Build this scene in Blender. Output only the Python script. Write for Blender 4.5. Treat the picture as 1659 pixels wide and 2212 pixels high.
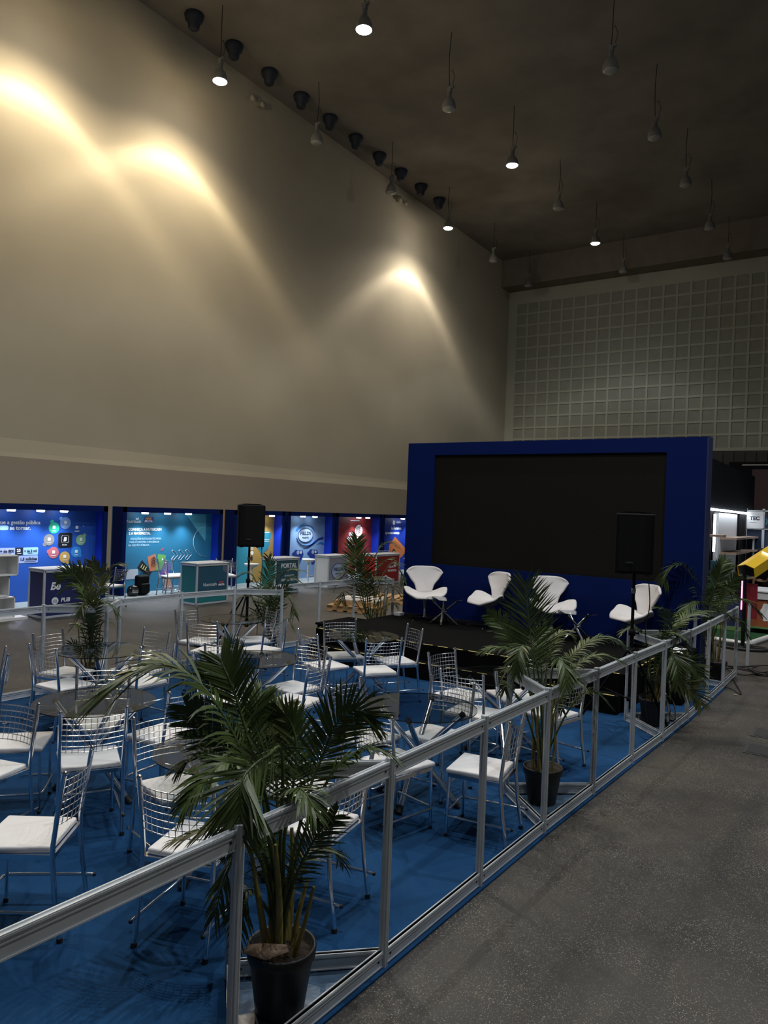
import bpy, bmesh, math, random
from mathutils import Vector, Matrix
S = bpy.context.scene
for o in list(bpy.data.objects): bpy.data.objects.remove(o)
COL = S.collection
PI = math.pi
rnd = random.Random(7)

# ---------------------------------------------------------------- camera
cam_d = bpy.data.cameras.new('camera'); cam = bpy.data.objects.new('camera', cam_d); COL.objects.link(cam)
yaw, roll, pitch = math.atan(1065.5/1598), math.radians(2.12), math.radians(-0.09)
F0 = Vector((-math.sin(yaw), math.cos(yaw), 0)); R0 = Vector((math.cos(yaw), math.sin(yaw), 0)); ZZ = Vector((0, 0, 1))
CF = F0*math.cos(pitch)+ZZ*math.sin(pitch); U0 = -F0*math.sin(pitch)+ZZ*math.cos(pitch)
CR = R0*math.cos(roll)+U0*math.sin(roll); CU = -R0*math.sin(roll)+U0*math.cos(roll)
M = Matrix.Identity(4)
for i in range(3):
    M[i][0], M[i][1], M[i][2] = CR[i], CU[i], -CF[i]
M[2][3] = 2.3
cam.matrix_world = M
cam_d.sensor_fit = 'HORIZONTAL'; cam_d.sensor_width = 36; cam_d.lens = 36*1598/1659
cam_d.clip_start = .05; cam_d.clip_end = 200
S.camera = cam

# ---------------------------------------------------------------- world, exposure
W = bpy.data.worlds.new('world'); S.world = W; W.use_nodes = True
bg = W.node_tree.nodes['Background']; bg.inputs[0].default_value = (.55, .6, .7, 1); bg.inputs[1].default_value = .045
S.view_settings.view_transform = 'Standard'; S.view_settings.look = 'None'
S.view_settings.gamma = 1; S.view_settings.exposure = 0; S.view_settings.use_curve_mapping = False

# hall lamps: hanging high-bay lamps on a 5.1 x 4.7 m grid, only some of them lit
LAMP_X = {'A': -16.5, 'B': -11.3, 'C': -6.35, 'D': -1.3, 'E': 3.8}
LAMPS = [  # row, y, z of the lens, lit, kind of light
    ('A', 10.5, 14.55, 1, 'warm'), ('A', 15.2, 14.75, 1, 'warm'), ('A', 19.7, 14.90, 0, 0), ('A', 24.4, 14.95, 0, 0),
    ('A', 29.1, 15.13, 1, 'pale'), ('A', 33.8, 15.05, 0, 0), ('A', 38.3, 15.05, 0, 0),
    ('B', 15.2, 14.55, 1, 'cool'), ('B', 19.7, 14.65, 0, 0), ('B', 24.4, 14.85, 1, 'white'), ('B', 29.0, 14.95, 0, 0),
    ('B', 33.8, 15.07, 1, 'cool'), ('B', 38.3, 15.05, 0, 0),
    ('C', 19.7, 14.35, 0, 0), ('C', 24.4, 14.60, 0, 0), ('C', 29.0, 14.85, 0, 0), ('C', 33.8, 14.85, 0, 0), ('C', 38.3, 14.95, 0, 0),
    ('C', 6.0, 14.6, 1, 'hall'), ('D', 10.5, 14.6, 1, 'hall'), ('E', 15.2, 14.6, 1, 'hall'), ('D', 1.3, 14.6, 1, 'hall'), ('E', 6.0, 14.6, 1, 'hall')]
LCOL = {'pale': (1, .90, .76), 'warm': (1, .84, .60), 'cool': (.92, .97, 1), 'white': (1, .95, .85), 'hall': (.95, .975, 1)}
LPOW = {'pale': 1900, 'warm': 2050, 'cool': 700, 'white': 700, 'hall': 1400}

def beam(ld, prof):
    """reflector of the lamp: relative intensity against the angle from straight down, in degrees"""
    ld.use_nodes = True; nt = ld.node_tree; N = nt.nodes.new; L = nt.links.new; e = nt.nodes['Emission']
    tc = N('ShaderNodeTexCoord'); sp = N('ShaderNodeSeparateXYZ'); L(tc.outputs['Normal'], sp.inputs[0])
    ac = N('ShaderNodeMath'); ac.operation = 'MULTIPLY'; ac.inputs[1].default_value = SIGN; L(sp.outputs[2], ac.inputs[0])
    an = N('ShaderNodeMath'); an.operation = 'ARCCOSINE'; L(ac.outputs[0], an.inputs[0])
    dv = N('ShaderNodeMath'); dv.operation = 'DIVIDE'; dv.inputs[1].default_value = math.radians(80); L(an.outputs[0], dv.inputs[0])
    cr = N('ShaderNodeValToRGB'); el = cr.color_ramp.elements; cr.color_ramp.interpolation = 'B_SPLINE' if False else 'LINEAR'
    while len(el) > 1: el.remove(el[-1])
    for i, (a, v) in enumerate(prof):
        q = el[0] if i == 0 else el.new(a/80); q.position = a/80; q.color = (v, v, v, 1)
    L(dv.outputs[0], cr.inputs[0]); L(cr.outputs[0], e.inputs['Strength'])
SIGN = -1
BEAM = [(0, .50), (30, .50), (40, .57), (44, .74), (47.5, .92), (50.5, .78), (54, .40), (58, .24), (63, .14), (68, .07), (73, .035), (79, .03)]
BEAM_HALL = [(0, 1), (40, 1), (55, .6), (66, .1), (76, .03)]

# ---------------------------------------------------------------- helpers
class MB:
    """collects vertices and faces of one mesh"""
    def __init__(s): s.v = []; s.f = []; s.m = []; s.sm = []
    def add(s, vs, fs, m=0, smooth=False):
        b = len(s.v); s.v += [tuple(v) for v in vs]
        for f in fs: s.f.append(tuple(b+i for i in f)); s.m.append(m); s.sm.append(smooth)
    def box(s, c, d, m=0, rz=0, R=None):
        hx, hy, hz = d[0]/2, d[1]/2, d[2]/2
        vs = [Vector((x, y, z)) for x in (-hx, hx) for y in (-hy, hy) for z in (-hz, hz)]
        if rz: R = Matrix.Rotation(rz, 3, 'Z')
        if R is not None: vs = [R@v for v in vs]
        c = Vector(c); vs = [v+c for v in vs]
        s.add(vs, [(0, 1, 3, 2), (4, 6, 7, 5), (0, 4, 5, 1), (2, 3, 7, 6), (0, 2, 6, 4), (1, 5, 7, 3)], m)
    def bb(s, x0, x1, y0, y1, z0, z1, m=0): s.box(((x0+x1)/2, (y0+y1)/2, (z0+z1)/2), (x1-x0, y1-y0, z1-z0), m)
    def bar(s, a, b, w, h, m=0):
        a, b = Vector(a), Vector(b); t = (b-a); L = t.length; t.normalize()
        up = ZZ if abs(t.z) < .95 else Vector((0, 1, 0)); x = t.cross(up).normalized(); y = x.cross(t)
        vs = [p+x*i*w/2+y*j*h/2 for p in (a, b) for i, j in ((-1, -1), (1, -1), (1, 1), (-1, 1))]
        s.add(vs, [(3, 2, 1, 0), (4, 5, 6, 7), (0, 1, 5, 4), (1, 2, 6, 5), (2, 3, 7, 6), (3, 0, 4, 7)], m)
    def tube(s, pts, r, n=8, m=0, cap=True, smooth=True):
        pts = [Vector(p) for p in pts]; k = len(pts); rs = r if isinstance(r, (list, tuple)) else [r]*k
        vs = []; prev = None
        for i, p in enumerate(pts):
            t = (pts[min(i+1, k-1)]-pts[max(i-1, 0)]).normalized()
            if prev is None:
                up = ZZ if abs(t.z) < .9 else Vector((0, 1, 0)); x = t.cross(up).normalized()
            else: x = (prev-t*prev.dot(t)).normalized()
            prev = x; y = t.cross(x)
            vs += [p+(x*math.cos(a)+y*math.sin(a))*rs[i] for a in [2*PI*j/n for j in range(n)]]
        fs = [(i*n+j, i*n+(j+1) % n, (i+1)*n+(j+1) % n, (i+1)*n+j) for i in range(k-1) for j in range(n)]
        s.add(vs, fs, m, smooth)
        if cap: s.add(vs[:n], [tuple(range(n))[::-1]], m); s.add(vs[-n:], [tuple(range(n))], m)
    def lathe(s, prof, c=(0, 0, 0), n=24, m=0, smooth=True, R=None):
        c = Vector(c); vs = []
        for r, z in prof:
            for j in range(n):
                v = Vector((r*math.cos(2*PI*j/n), r*math.sin(2*PI*j/n), z))
                vs.append((R@v if R is not None else v)+c)
        s.add(vs, [(i*n+j, i*n+(j+1) % n, (i+1)*n+(j+1) % n, (i+1)*n+j) for i in range(len(prof)-1) for j in range(n)], m, smooth)
    def prism(s, poly, z0, z1, m=0, T=None):
        n = len(poly); vs = [Vector((x, y, z)) for z in (z0, z1) for x, y in poly]
        if T is not None: vs = [T@v for v in vs]
        s.add(vs, [tuple(range(n))[::-1], tuple(range(n, 2*n))]+[(i, (i+1) % n, n+(i+1) % n, n+i) for i in range(n)], m)
    def ball(s, c, r, n=8, m=0):
        s.lathe([(r*math.sin(PI*i/n)+1e-4, -r*math.cos(PI*i/n)) for i in range(n+1)], c, n, m)
    def build(s, name, mats, parent=None, loc=None, bevel=0, seg=2):
        me = bpy.data.meshes.new(name); me.from_pydata(s.v, [], s.f)
        mats = mats if isinstance(mats, (list, tuple)) else [mats]
        for mt in mats: me.materials.append(mt)
        me.polygons.foreach_set('material_index', s.m); me.polygons.foreach_set('use_smooth', s.sm); me.update()
        o = bpy.data.objects.new(name, me); COL.objects.link(o)
        if parent: o.parent = parent
        if loc: o.location = loc
        if bevel:
            b = o.modifiers.new('bevel', 'BEVEL'); b.width = bevel; b.segments = seg; b.limit_method = 'ANGLE'
        return o
def thing(name, label, cat, loc=(0, 0, 0), rz=0, group=None):
    o = bpy.data.objects.new(name, None); COL.objects.link(o); o.location = loc; o.rotation_euler = (0, 0, rz)
    o.empty_display_size = .1
    return tag(o, label, cat, group)
def tag(o, label, cat, group=None):
    o['label'] = label; o['category'] = cat
    if group: o['group'] = group
    return o
def struct(o): o['kind'] = 'structure'; return o
def copy_tree(o, parent=None):
    c = o.copy(); COL.objects.link(c)
    if parent: c.parent = parent
    for ch in list(o.children): copy_tree(ch, c)
    return c
RX = Matrix(((0, 0, 1), (1, 0, 0), (0, 1, 0)))      # local x -> +Y, local y -> +Z, normal -> +X
RYN = Matrix(((1, 0, 0), (0, 0, -1), (0, 1, 0)))    # local x -> +X, local y -> +Z, normal -> -Y
def text(body, size, pos, mat, parent, name='lettering', R=RX, bold=0, align='LEFT', sx=1, shear=0, spacing=1):
    cu = bpy.data.curves.new(name, 'FONT'); cu.body = body; cu.size = size; cu.align_x = align; cu.offset = bold
    cu.resolution_u = 3; cu.shear = shear; cu.extrude = .001; cu.space_character = spacing
    t = bpy.data.objects.new(name, cu); COL.objects.link(t)
    bpy.context.view_layer.update()
    me = bpy.data.meshes.new_from_object(t.evaluated_get(bpy.context.evaluated_depsgraph_get()))
    bpy.data.objects.remove(t)
    for v in me.vertices: v.co = R@Vector((v.co.x*sx, v.co.y, v.co.z))+Vector(pos)
    me.materials.clear(); me.materials.append(mat)
    o = bpy.data.objects.new(name, me); COL.objects.link(o); o.parent = parent
    return o

# ---------------------------------------------------------------- materials
def mat(name, col, rough=.5, metal=0, spec=.5, emit=None, es=0, noise=None, bump=None):
    """noise=(scale, amount, detail) varies the paint; bump=(scale, strength)"""
    m = bpy.data.materials.new(name); m.use_nodes = True; nt = m.node_tree; b = nt.nodes['Principled BSDF']
    b.inputs['Base Color'].default_value = (*col, 1); b.inputs['Roughness'].default_value = rough
    b.inputs['Metallic'].default_value = metal; b.inputs['Specular IOR Level'].default_value = spec
    if emit: b.inputs['Emission Color'].default_value = (*emit, 1); b.inputs['Emission Strength'].default_value = es
    if noise or bump: tc = nt.nodes.new('ShaderNodeTexCoord')
    if noise:
        n = nt.nodes.new('ShaderNodeTexNoise'); n.inputs['Scale'].default_value = noise[0]; n.inputs['Detail'].default_value = noise[2] if len(noise) > 2 else 4
        r = nt.nodes.new('ShaderNodeValToRGB'); a = noise[1]
        r.color_ramp.elements[0].position = .3; r.color_ramp.elements[1].position = .7
        r.color_ramp.elements[0].color = (*[c*(1-a) for c in col], 1); r.color_ramp.elements[1].color = (*[min(1, c*(1+a)) for c in col], 1)
        nt.links.new(tc.outputs['Object'], n.inputs['Vector']); nt.links.new(n.outputs[0], r.inputs[0]); nt.links.new(r.outputs[0], b.inputs['Base Color'])
    if bump:
        n2 = nt.nodes.new('ShaderNodeTexNoise'); n2.inputs['Scale'].default_value = bump[0]; bm = nt.nodes.new('ShaderNodeBump')
        bm.inputs['Strength'].default_value = bump[1]; bm.inputs['Distance'].default_value = .01
        nt.links.new(tc.outputs['Object'], n2.inputs['Vector']); nt.links.new(n2.outputs[0], bm.inputs['Height']); nt.links.new(bm.outputs[0], b.inputs['Normal'])
    return m
def concrete():
    m = bpy.data.materials.new('speckled_concrete'); m.use_nodes = True; nt = m.node_tree; b = nt.nodes['Principled BSDF']; N = nt.nodes.new; L = nt.links.new
    tc = N('ShaderNodeTexCoord')
    n1 = N('ShaderNodeTexNoise'); n1.inputs['Scale'].default_value = .55; n1.inputs['Detail'].default_value = 8; n1.inputs['Roughness'].default_value = .65
    n1.inputs['Distortion'].default_value = .6
    L(tc.outputs['Object'], n1.inputs['Vector'])
    r1 = N('ShaderNodeValToRGB'); r1.color_ramp.elements[0].position = .32; r1.color_ramp.elements[1].position = .72
    r1.color_ramp.elements[0].color = (.024, .0215, .018, 1); r1.color_ramp.elements[1].color = (.076, .067, .055, 1); L(n1.outputs[0], r1.inputs[0])
    v = N('ShaderNodeTexVoronoi'); v.inputs['Scale'].default_value = 165; L(tc.outputs['Object'], v.inputs['Vector'])
    sep = N('ShaderNodeSeparateColor'); L(v.outputs['Color'], sep.inputs[0])
    gt = N('ShaderNodeMath'); gt.operation = 'GREATER_THAN'; gt.inputs[1].default_value = .64; L(sep.outputs[0], gt.inputs[0])
    lt = N('ShaderNodeMath'); lt.operation = 'LESS_THAN'; lt.inputs[1].default_value = .42; L(v.outputs['Distance'], lt.inputs[0])
    mu = N('ShaderNodeMath'); mu.operation = 'MULTIPLY'; L(gt.outputs[0], mu.inputs[0]); L(lt.outputs[0], mu.inputs[1])
    mu2 = N('ShaderNodeMath'); mu2.operation = 'MULTIPLY'; L(mu.outputs[0], mu2.inputs[0]); L(sep.outputs[1], mu2.inputs[1])
    mx = N('ShaderNodeMixRGB'); mx.inputs[2].default_value = (.42, .38, .31, 1)
    n5 = N('ShaderNodeTexNoise'); n5.inputs['Scale'].default_value = 2.2; n5.inputs['Detail'].default_value = 5; L(tc.outputs['Object'], n5.inputs['Vector'])
    r5 = N('ShaderNodeValToRGB'); r5.color_ramp.elements[0].position = .35; r5.color_ramp.elements[1].position = .65; r5.color_ramp.elements[0].color = (.22, .22, .22, 1); L(n5.outputs[0], r5.inputs[0])
    mu3 = N('ShaderNodeMath'); mu3.operation = 'MULTIPLY'; L(mu2.outputs[0], mu3.inputs[0]); L(r5.outputs[0], mu3.inputs[1]); L(mu3.outputs[0], mx.inputs[0]); L(r1.outputs[0], mx.inputs[1])
    L(mx.outputs[0], b.inputs['Base Color']); b.inputs['Roughness'].default_value = .55
    n3 = N('ShaderNodeTexNoise'); n3.inputs['Scale'].default_value = 120; bm = N('ShaderNodeBump'); bm.inputs['Strength'].default_value = .35; bm.inputs['Distance'].default_value = .004
    L(tc.outputs['Object'], n3.inputs['Vector']); L(n3.outputs[0], bm.inputs['Height']); L(bm.outputs[0], b.inputs['Normal'])
    return m
def glass_mat(name, tint, gl=(.9, .95, 1)):
    m = bpy.data.materials.new(name); m.use_nodes = True; nt = m.node_tree; nt.nodes.clear(); N = nt.nodes.new; L = nt.links.new
    out = N('ShaderNodeOutputMaterial'); mx = N('ShaderNodeMixShader'); tr = N('ShaderNodeBsdfTransparent'); g = N('ShaderNodeBsdfGlossy'); fr = N('ShaderNodeFresnel')
    tr.inputs[0].default_value = (*tint, 1); g.inputs[0].default_value = (*gl, 1); g.inputs['Roughness'].default_value = .02; fr.inputs[0].default_value = 1.85
    L(fr.outputs[0], mx.inputs[0]); L(tr.outputs[0], mx.inputs[1]); L(g.outputs[0], mx.inputs[2]); L(mx.outputs[0], out.inputs[0])
    return m
M_floor = concrete()
M_wall = mat('beige_plaster', (.49, .435, .325), .85, noise=(.35, .06, 6), bump=(9, .06))
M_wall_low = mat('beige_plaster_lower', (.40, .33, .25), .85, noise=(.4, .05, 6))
M_back = mat('grey_green_plaster', (.42, .42, .34), .9, noise=(.5, .05, 5))
M_tile = mat('sunk_square', (.29, .29, .24), .9, noise=(2, .06, 5))
M_ceil = mat('brown_sprayed_ceiling', (.235, .208, .175), .95, noise=(.5, .22, 8), bump=(14, .5))
M_beam = mat('dark_brown_beam', (.20, .17, .135), .9, noise=(2, .1, 4))
M_dark = mat('dark_panel', (.05, .05, .048), .8)
M_carpet = mat('blue_carpet', (.011, .053, .138), .95, spec=.1, noise=(1.6, .22, 9), bump=(220, .35))
M_film = mat('plastic_film_on_carpet', (.055, .10, .16), .3, spec=.6, noise=(7, .45, 8), bump=(12, .5))
M_greycarpet = mat('pale_grey_carpet', (.25, .29, .30), .95, spec=.1, noise=(5, .08, 6))
M_greencarpet = mat('dark_green_turf', (.02, .07, .03), .95, spec=.1, bump=(150, .5))
M_blackfelt = mat('black_stage_felt', (.006, .006, .006), .95, spec=.05)
M_black = mat('black_plastic', (.005, .005, .006), .65, spec=.15)
M_grille = mat('black_speaker_grille', (.006, .006, .006), .8, spec=.2, bump=(300, .4))
M_tape_y = mat('yellow_tape', (.75, .62, .22), .6)
M_alu = mat('anodised_aluminium', (.62, .66, .69), .45, .3, noise=(6, .08, 5))
M_chrome = mat('chrome', (.86, .88, .92), .11, 1)
M_wire = mat('chrome_wire', (.86, .88, .92), .2, 1)
M_seat = mat('white_vinyl', (.83, .81, .80), .5, noise=(9, .03, 4), bump=(14, .12))
M_swan = mat('white_upholstery', (.80, .76, .74), .8, spec=.2, bump=(260, .1))
M_swan_under = mat('grey_upholstery', (.30, .32, .32), .8)
M_rubber = mat('black_rubber', (.012, .012, .012), .6)
M_glass = glass_mat('smoked_table_glass', (.55, .58, .57))
M_glass_edge = mat('dark_glass_edge', (.01, .02, .02), .2)
M_navy = mat('navy_panel', (.002, .012, .095), .6, spec=.12)
M_blue_lit = mat('blue_panel_lit', (.006, .03, .42), .5, spec=.3)  # brighter than the navy panels: booth lighting put into the colour
M_screen = mat('led_screen_off', (.011, .0098, .0078), .6, spec=.15, bump=(160, .2))
M_white = mat('white_laminate', (.72, .73, .75), .45)
M_whitep = mat('white_paint', (.8, .8, .8), .5)
M_print_w = mat('white_print', (.85, .88, .92), .6)
M_leaf = mat('palm_leaf', (.062, .094, .024), .42, spec=.5, noise=(3, .35, 3))
M_leaf2 = mat('palm_leaf_yellowish', (.11, .13, .045), .45, spec=.5, noise=(3, .3, 3))
M_stem = mat('palm_stem', (.26, .22, .06), .5, noise=(7, .35, 4))
M_stem_b = mat('palm_stem_brown', (.075, .05, .025), .7, noise=(9, .3, 4))
M_pot = mat('black_plant_pot', (.010, .011, .012), .5, noise=(12, .3, 5))
M_soil = mat('dark_soil', (.03, .018, .012), .95, bump=(40, .9))
M_wood = mat('pale_pine', (.55, .34, .16), .6, noise=(5, .2, 5))
M_mdf = mat('white_board', (.75, .70, .64), .6)
M_shelfw = mat('taupe_wood_shelf', (.30, .20, .15), .6, noise=(6, .1, 4))
M_teal = mat('teal_panel', (.015, .20, .22), .5)
M_lamp_sh = mat('grey_lamp_housing', (.22, .22, .20), .6)
M_lamp_gl = mat('unlit_lens', (.42, .42, .38), .35)
M_lamp_on = mat('lit_lens', (1, 1, 1), .4, emit=(1, .98, .93), es=60)
M_lamp_on_c = mat('lit_lens_cool', (1, 1, 1), .4, emit=(.9, .97, 1), es=60)
M_spot_on = mat('lit_downlight', (1, 1, 1), .4, emit=(.85, .93, 1), es=10)
M_led = mat('led_strip', (1, 1, 1), .4, emit=(.85, .92, 1), es=6)
M_pink = mat('pink_led', (1, .5, .7), .4, emit=(1, .25, .5), es=3)
M_yellow = mat('yellow_board', (.72, .46, .02), .5)
M_greyin = mat('grey_lining', (.30, .33, .34), .7)
def flat(c): return mat('print_%02x%02x%02x' % tuple(int(x*255) for x in c), c, .6)

# ================================================================ the hall
b = MB(); b.bb(-19, 12, -6, 42, -.2, 0); struct(b.build('floor', M_floor))
b = MB(); b.bb(-18.9, -18.5, -6, 42, 0, 17.4); struct(b.build('wall_left', M_wall))
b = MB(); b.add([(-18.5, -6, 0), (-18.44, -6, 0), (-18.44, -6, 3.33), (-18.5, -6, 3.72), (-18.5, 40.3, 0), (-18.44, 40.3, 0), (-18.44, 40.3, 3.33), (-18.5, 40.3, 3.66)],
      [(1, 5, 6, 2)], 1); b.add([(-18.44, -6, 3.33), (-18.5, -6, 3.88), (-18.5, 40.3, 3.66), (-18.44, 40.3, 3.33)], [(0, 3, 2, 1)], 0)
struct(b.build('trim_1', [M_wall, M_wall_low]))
b = MB(); b.bb(-18.9, 12, 40.3, 40.7, 5.93, 17.4); struct(b.build('wall_back', M_tile))
b = MB(); px, pz = .69, .665
b.bb(-18.5, -17.95, 40.27, 40.3, 5.93, 17); b.bb(-17.95, 12, 40.27, 40.3, 14.75, 17); b.bb(-17.95, 12, 40.27, 40.3, 5.93, 6.1)
x = -18.0+px
while x < 12: b.bb(x-.055, x+.055, 40.27, 40.3, 6.1, 14.75); x += px
for i in range(1, 14): b.bb(-17.95, 12, 40.271, 40.3, 6.1+i*pz-.055, 6.1+i*pz+.055)
struct(b.build('trim_2', M_back))
b = MB(); b.bb(-18.9, 12, 40.2, 40.7, 0, 5.88)
x = -18.0
while x < 12: b.bb(x, x+.47, 40.16, 40.2, 4.9, 5.86); x += .5
struct(b.build('wall_lower_back', M_dark))
b = MB(); b.bb(-18.9, 12, -6, 42, 17.0, 17.4); struct(b.build('ceiling', M_ceil))
b = MB(); b.bb(-18.5, 12, 39.1, 40.22, 15.45, 17.0); struct(b.build('trim_3', M_beam))
# blue event carpet: follows the two barriers
b = MB(); poly = [(-8.06, -5.5), (-2.06, -5.5), (-1.995, 2.1), (-1.965, 3.14), (-1.91, 5.15), (-1.82, 7.14), (-1.725, 9.1), (-1.685, 11.3), (-8.06, 11.3)]
b.prism(poly, 0, .012); tag(b.build('carpet', M_carpet), 'blue event carpet covering the floor under the tables and chairs', 'carpet')
b = MB(); b.bb(-18.3, -14.35, -5, 30, 0, .02); tag(b.build('carpet', M_greycarpet), 'pale grey carpet strip in front of the blue exhibition booths', 'carpet')
# floor hatches
for q, (x, y, lb) in enumerate(((-.8, 9.15, 'dark rectangular floor hatch plate, the farther of two in the concrete at right'), (-.78, 8.45, 'dark rectangular floor hatch plate, the nearer of two in the concrete at right'))):
    b = MB(); b.bb(x-.28, x+.42, y-.2, y+.2, 0, .006); b.bb(x-.25, x+.39, y-.17, y+.17, .006, .01, 1)
    tag(b.build('floor_hatch', [M_dark, mat('hatch_steel', (.035, .035, .034), .6)]), lb, 'floor hatch', 'floor hatches')

# ================================================================ hanging lamps
def lamp_proto(on):
    t = thing('pendant_lamp', 'x', 'lamp')
    sh = MB(); sh.lathe([(.0, .52), (.06, .52), (.07, .5), (.07, .36), (.10, .34), (.16, .26), (.205, .14), (.22, .02), (.215, 0), (.2, .01)], n=20); sh.build('lamp_shade', M_lamp_sh, t)
    g = MB(); g.lathe([(.0, -.05), (.1, -.04), (.17, -.02), (.205, .01), (.205, .06)], n=20); g.build('lens', on or M_lamp_gl, t)
    d = MB(); d.box((0, 0, .60), (.13, .10, .16)); d.box((.1, 0, .66), (.07, .07, .08)); d.build('driver_box', M_lamp_sh, t)
    return t
protos = {}
def place_lamp(row, y, z, lit, colr, label):
    x = LAMP_X[row]; key = colr if lit else 'off'
    if key not in protos:
        t = lamp_proto({'off': None, 'cool': M_lamp_on_c}.get(key, M_lamp_on)); protos[key] = t
    else:
        t = copy_tree(protos[key])
        for ch in list(t.children):
            if ch.name.startswith(('cord', 'light')): bpy.data.objects.remove(ch)
    t.location = (x, y, z); t['label'] = label; t['group'] = 'high-bay pendant lamps on the ceiling'
    c = MB(); L = 17-z; sw = .05*math.sin(x*3+y)
    c.tube([(0, 0, .66), (sw*.5, 0, 1.0), (sw, 0, L*.7), (0, 0, L)], .012, 5); c.tube([(.1, 0, .7), (.17, 0, .95), (.08, 0, 1.2), (0, 0, 1.15)], .008, 4)
    c.build('cord', M_rubber, t)
    if lit:
        ld = bpy.data.lights.new('light', 'POINT'); ld.energy = LPOW[colr]; ld.color = LCOL[colr]; ld.shadow_soft_size = .06; beam(ld, BEAM if colr != 'hall' else BEAM_HALL)
        lo = bpy.data.objects.new('light', ld); COL.objects.link(lo); lo.parent = t; lo.location = (0, 0, -.14)
LAMP_LABEL = {
 ('A', 10.5): 'lit pendant lamp cut by the top edge, leftmost of the lit lamps', ('A', 15.2): 'lit warm pendant lamp hanging close to the beige wall, nearer to camera',
 ('A', 19.7): 'unlit grey pendant lamp against the wall edge, below the ceiling nozzles', ('A', 24.4): 'unlit pendant lamp in front of the upper wall, second dark one along the wall',
 ('A', 29.1): 'lit pendant lamp farthest along the beige wall', ('A', 33.8): 'unlit pendant lamp near the far corner, last before the dark beam on the wall row', ('A', 38.3): 'unlit pendant lamp hanging in front of the left end of the dark beam',
 ('B', 15.2): 'brightest lit pendant lamp at top centre of the ceiling', ('B', 19.7): 'unlit pendant lamp right of the bright top centre lamp', ('B', 24.4): 'lit pendant lamp in the middle of the brown ceiling',
 ('B', 29.0): 'unlit pendant lamp between the two lit lamps of the ceiling row', ('B', 33.8): 'lit pendant lamp just in front of the dark beam', ('B', 38.3): 'unlit pendant lamp in front of the dark beam, right of the last lit one',
 ('C', 19.7): 'unlit pendant lamp highest at right of the ceiling', ('C', 24.4): 'unlit pendant lamp on a slanted double cord at upper right', ('C', 29.0): 'unlit pendant lamp, third of the dark row at right', ('C', 33.8): 'unlit pendant lamp, fourth of the dark row at right', ('C', 38.3): 'unlit pendant lamp at the far right beside the dark beam'}
for row, y, z, lit, colr in [(a[0], a[1], a[2], a[3], a[4]) for a in LAMPS]:
    place_lamp(row, y, z, lit, colr, LAMP_LABEL.get((row, y), 'lit pendant lamp out of the picture %s, %d metres along' % ({'C': 'above the tables', 'D': 'above the aisle', 'E': 'right of the aisle'}[row], y) if row in 'CDE' else 'x'))
# ceiling nozzles along the wall
words = ['nearest', 'second', 'third', 'fourth', 'fifth', 'sixth', 'seventh', 'eighth', 'ninth', 'farthest']
nz = None
for i in range(10):
    if nz is None:
        nz = MB(); nz.lathe([(0, 0), (.27, 0), (.29, -.05), (.26, -.18), (.18, -.27), (.165, -.42), (.12, -.46), (0, -.46)], n=20); nz = nz.build('air_nozzle', mat('black_air_nozzle', (.02, .027, .042), .6)); o = nz
    else: o = nz.copy(); COL.objects.link(o)
    o.location = (-17.55, 15.05+i*1.66, 17.0)
    tag(o, 'black round air nozzle on the ceiling, %s of the row beside the wall' % words[i], 'air nozzle', 'air nozzles along the ceiling edge')
for y, lb in ((18.6, 'small white twin emergency light high on the beige wall, nearer one'), (28.0, 'small white twin emergency light high on the beige wall, farther one')):
    t = thing('emergency_light', lb, 'light', (-18.5, y, 16.35), 0, 'emergency lights'); b = MB(); b.box((.08, 0, 0), (.16, .34, .22)); b.build('body', M_wall, t)
    for s in (-1, 1):
        h = MB(); h.lathe([(.0, 0), (.09, 0), (.11, .12), (0, .12)], (.16, s*.24, -.05), 12, R=Matrix.Rotation(PI/2, 3, 'Y')); h.build('lamp_head', M_wall, t)

# ================================================================ exhibition booths along the wall
XF, XB = -15.05, -15.45
def booth(y0, y1, label, panel_mat, lights, zt=2.17, gap=0.11):
    t = thing('exhibition_booth', label, 'booth', (0, 0, 0), 0, 'blue exhibition booths along the wall')
    b = MB(); b.bb(XF-.05, XF, y0, y0+gap, 0, zt); b.bb(XF-.05, XF, y1-gap, y1, 0, zt); b.bb(XF-.05, XF, y0, y1, zt-.13, zt); b.build('frame', M_navy, t)
    for yy in (y0, y1-.03):
        s = MB(); s.bb(XB, XF-.05, yy, yy+.03, 0, zt-.001); s.build('side_panel', [M_blue_lit if yy != y0 else M_navy], t)  # far side's lit inner face painted as brighter blue, near side left navy
    r = MB(); r.bb(XB, XF-.05, y0, y1, zt-.02, zt-.003); r.build('roof_panel', M_navy, t)
    p = MB(); p.bb(XB-.03, XB, y0, y1, 0, zt-.01); bp = p.build('back_panel', panel_mat, t)
    for y in lights:
        l = MB(); l.lathe([(0, 0), (.075, 0), (.085, .02), (.085, .05), (0, .05)], (XF-.14, y, zt-.17), 16); ls = l.build('downlight', [M_spot_on], t)
        ld = bpy.data.lights.new('light', 'SPOT'); ld.energy = 85; ld.color = (.78, .88, 1); ld.spot_size = math.radians(120); ld.spot_blend = .8; ld.shadow_soft_size = .05
        lo = bpy.data.objects.new('light', ld); COL.objects.link(lo); lo.parent = t; lo.location = (XF-.14, y, zt-.19); lo.rotation_euler = (0, math.radians(-14), 0)
    return t
def disc(y, z, r, m, parent, x=XB, dx=.003, name='icon_disc', n=28):
    b = MB(); b.prism([(r*math.cos(2*PI*i/n), r*math.sin(2*PI*i/n)) for i in range(n)], 0, .002, T=Matrix.Translation((x+dx, y, z))@RX.to_4x4()); return b.build(name, m, parent)
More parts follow.
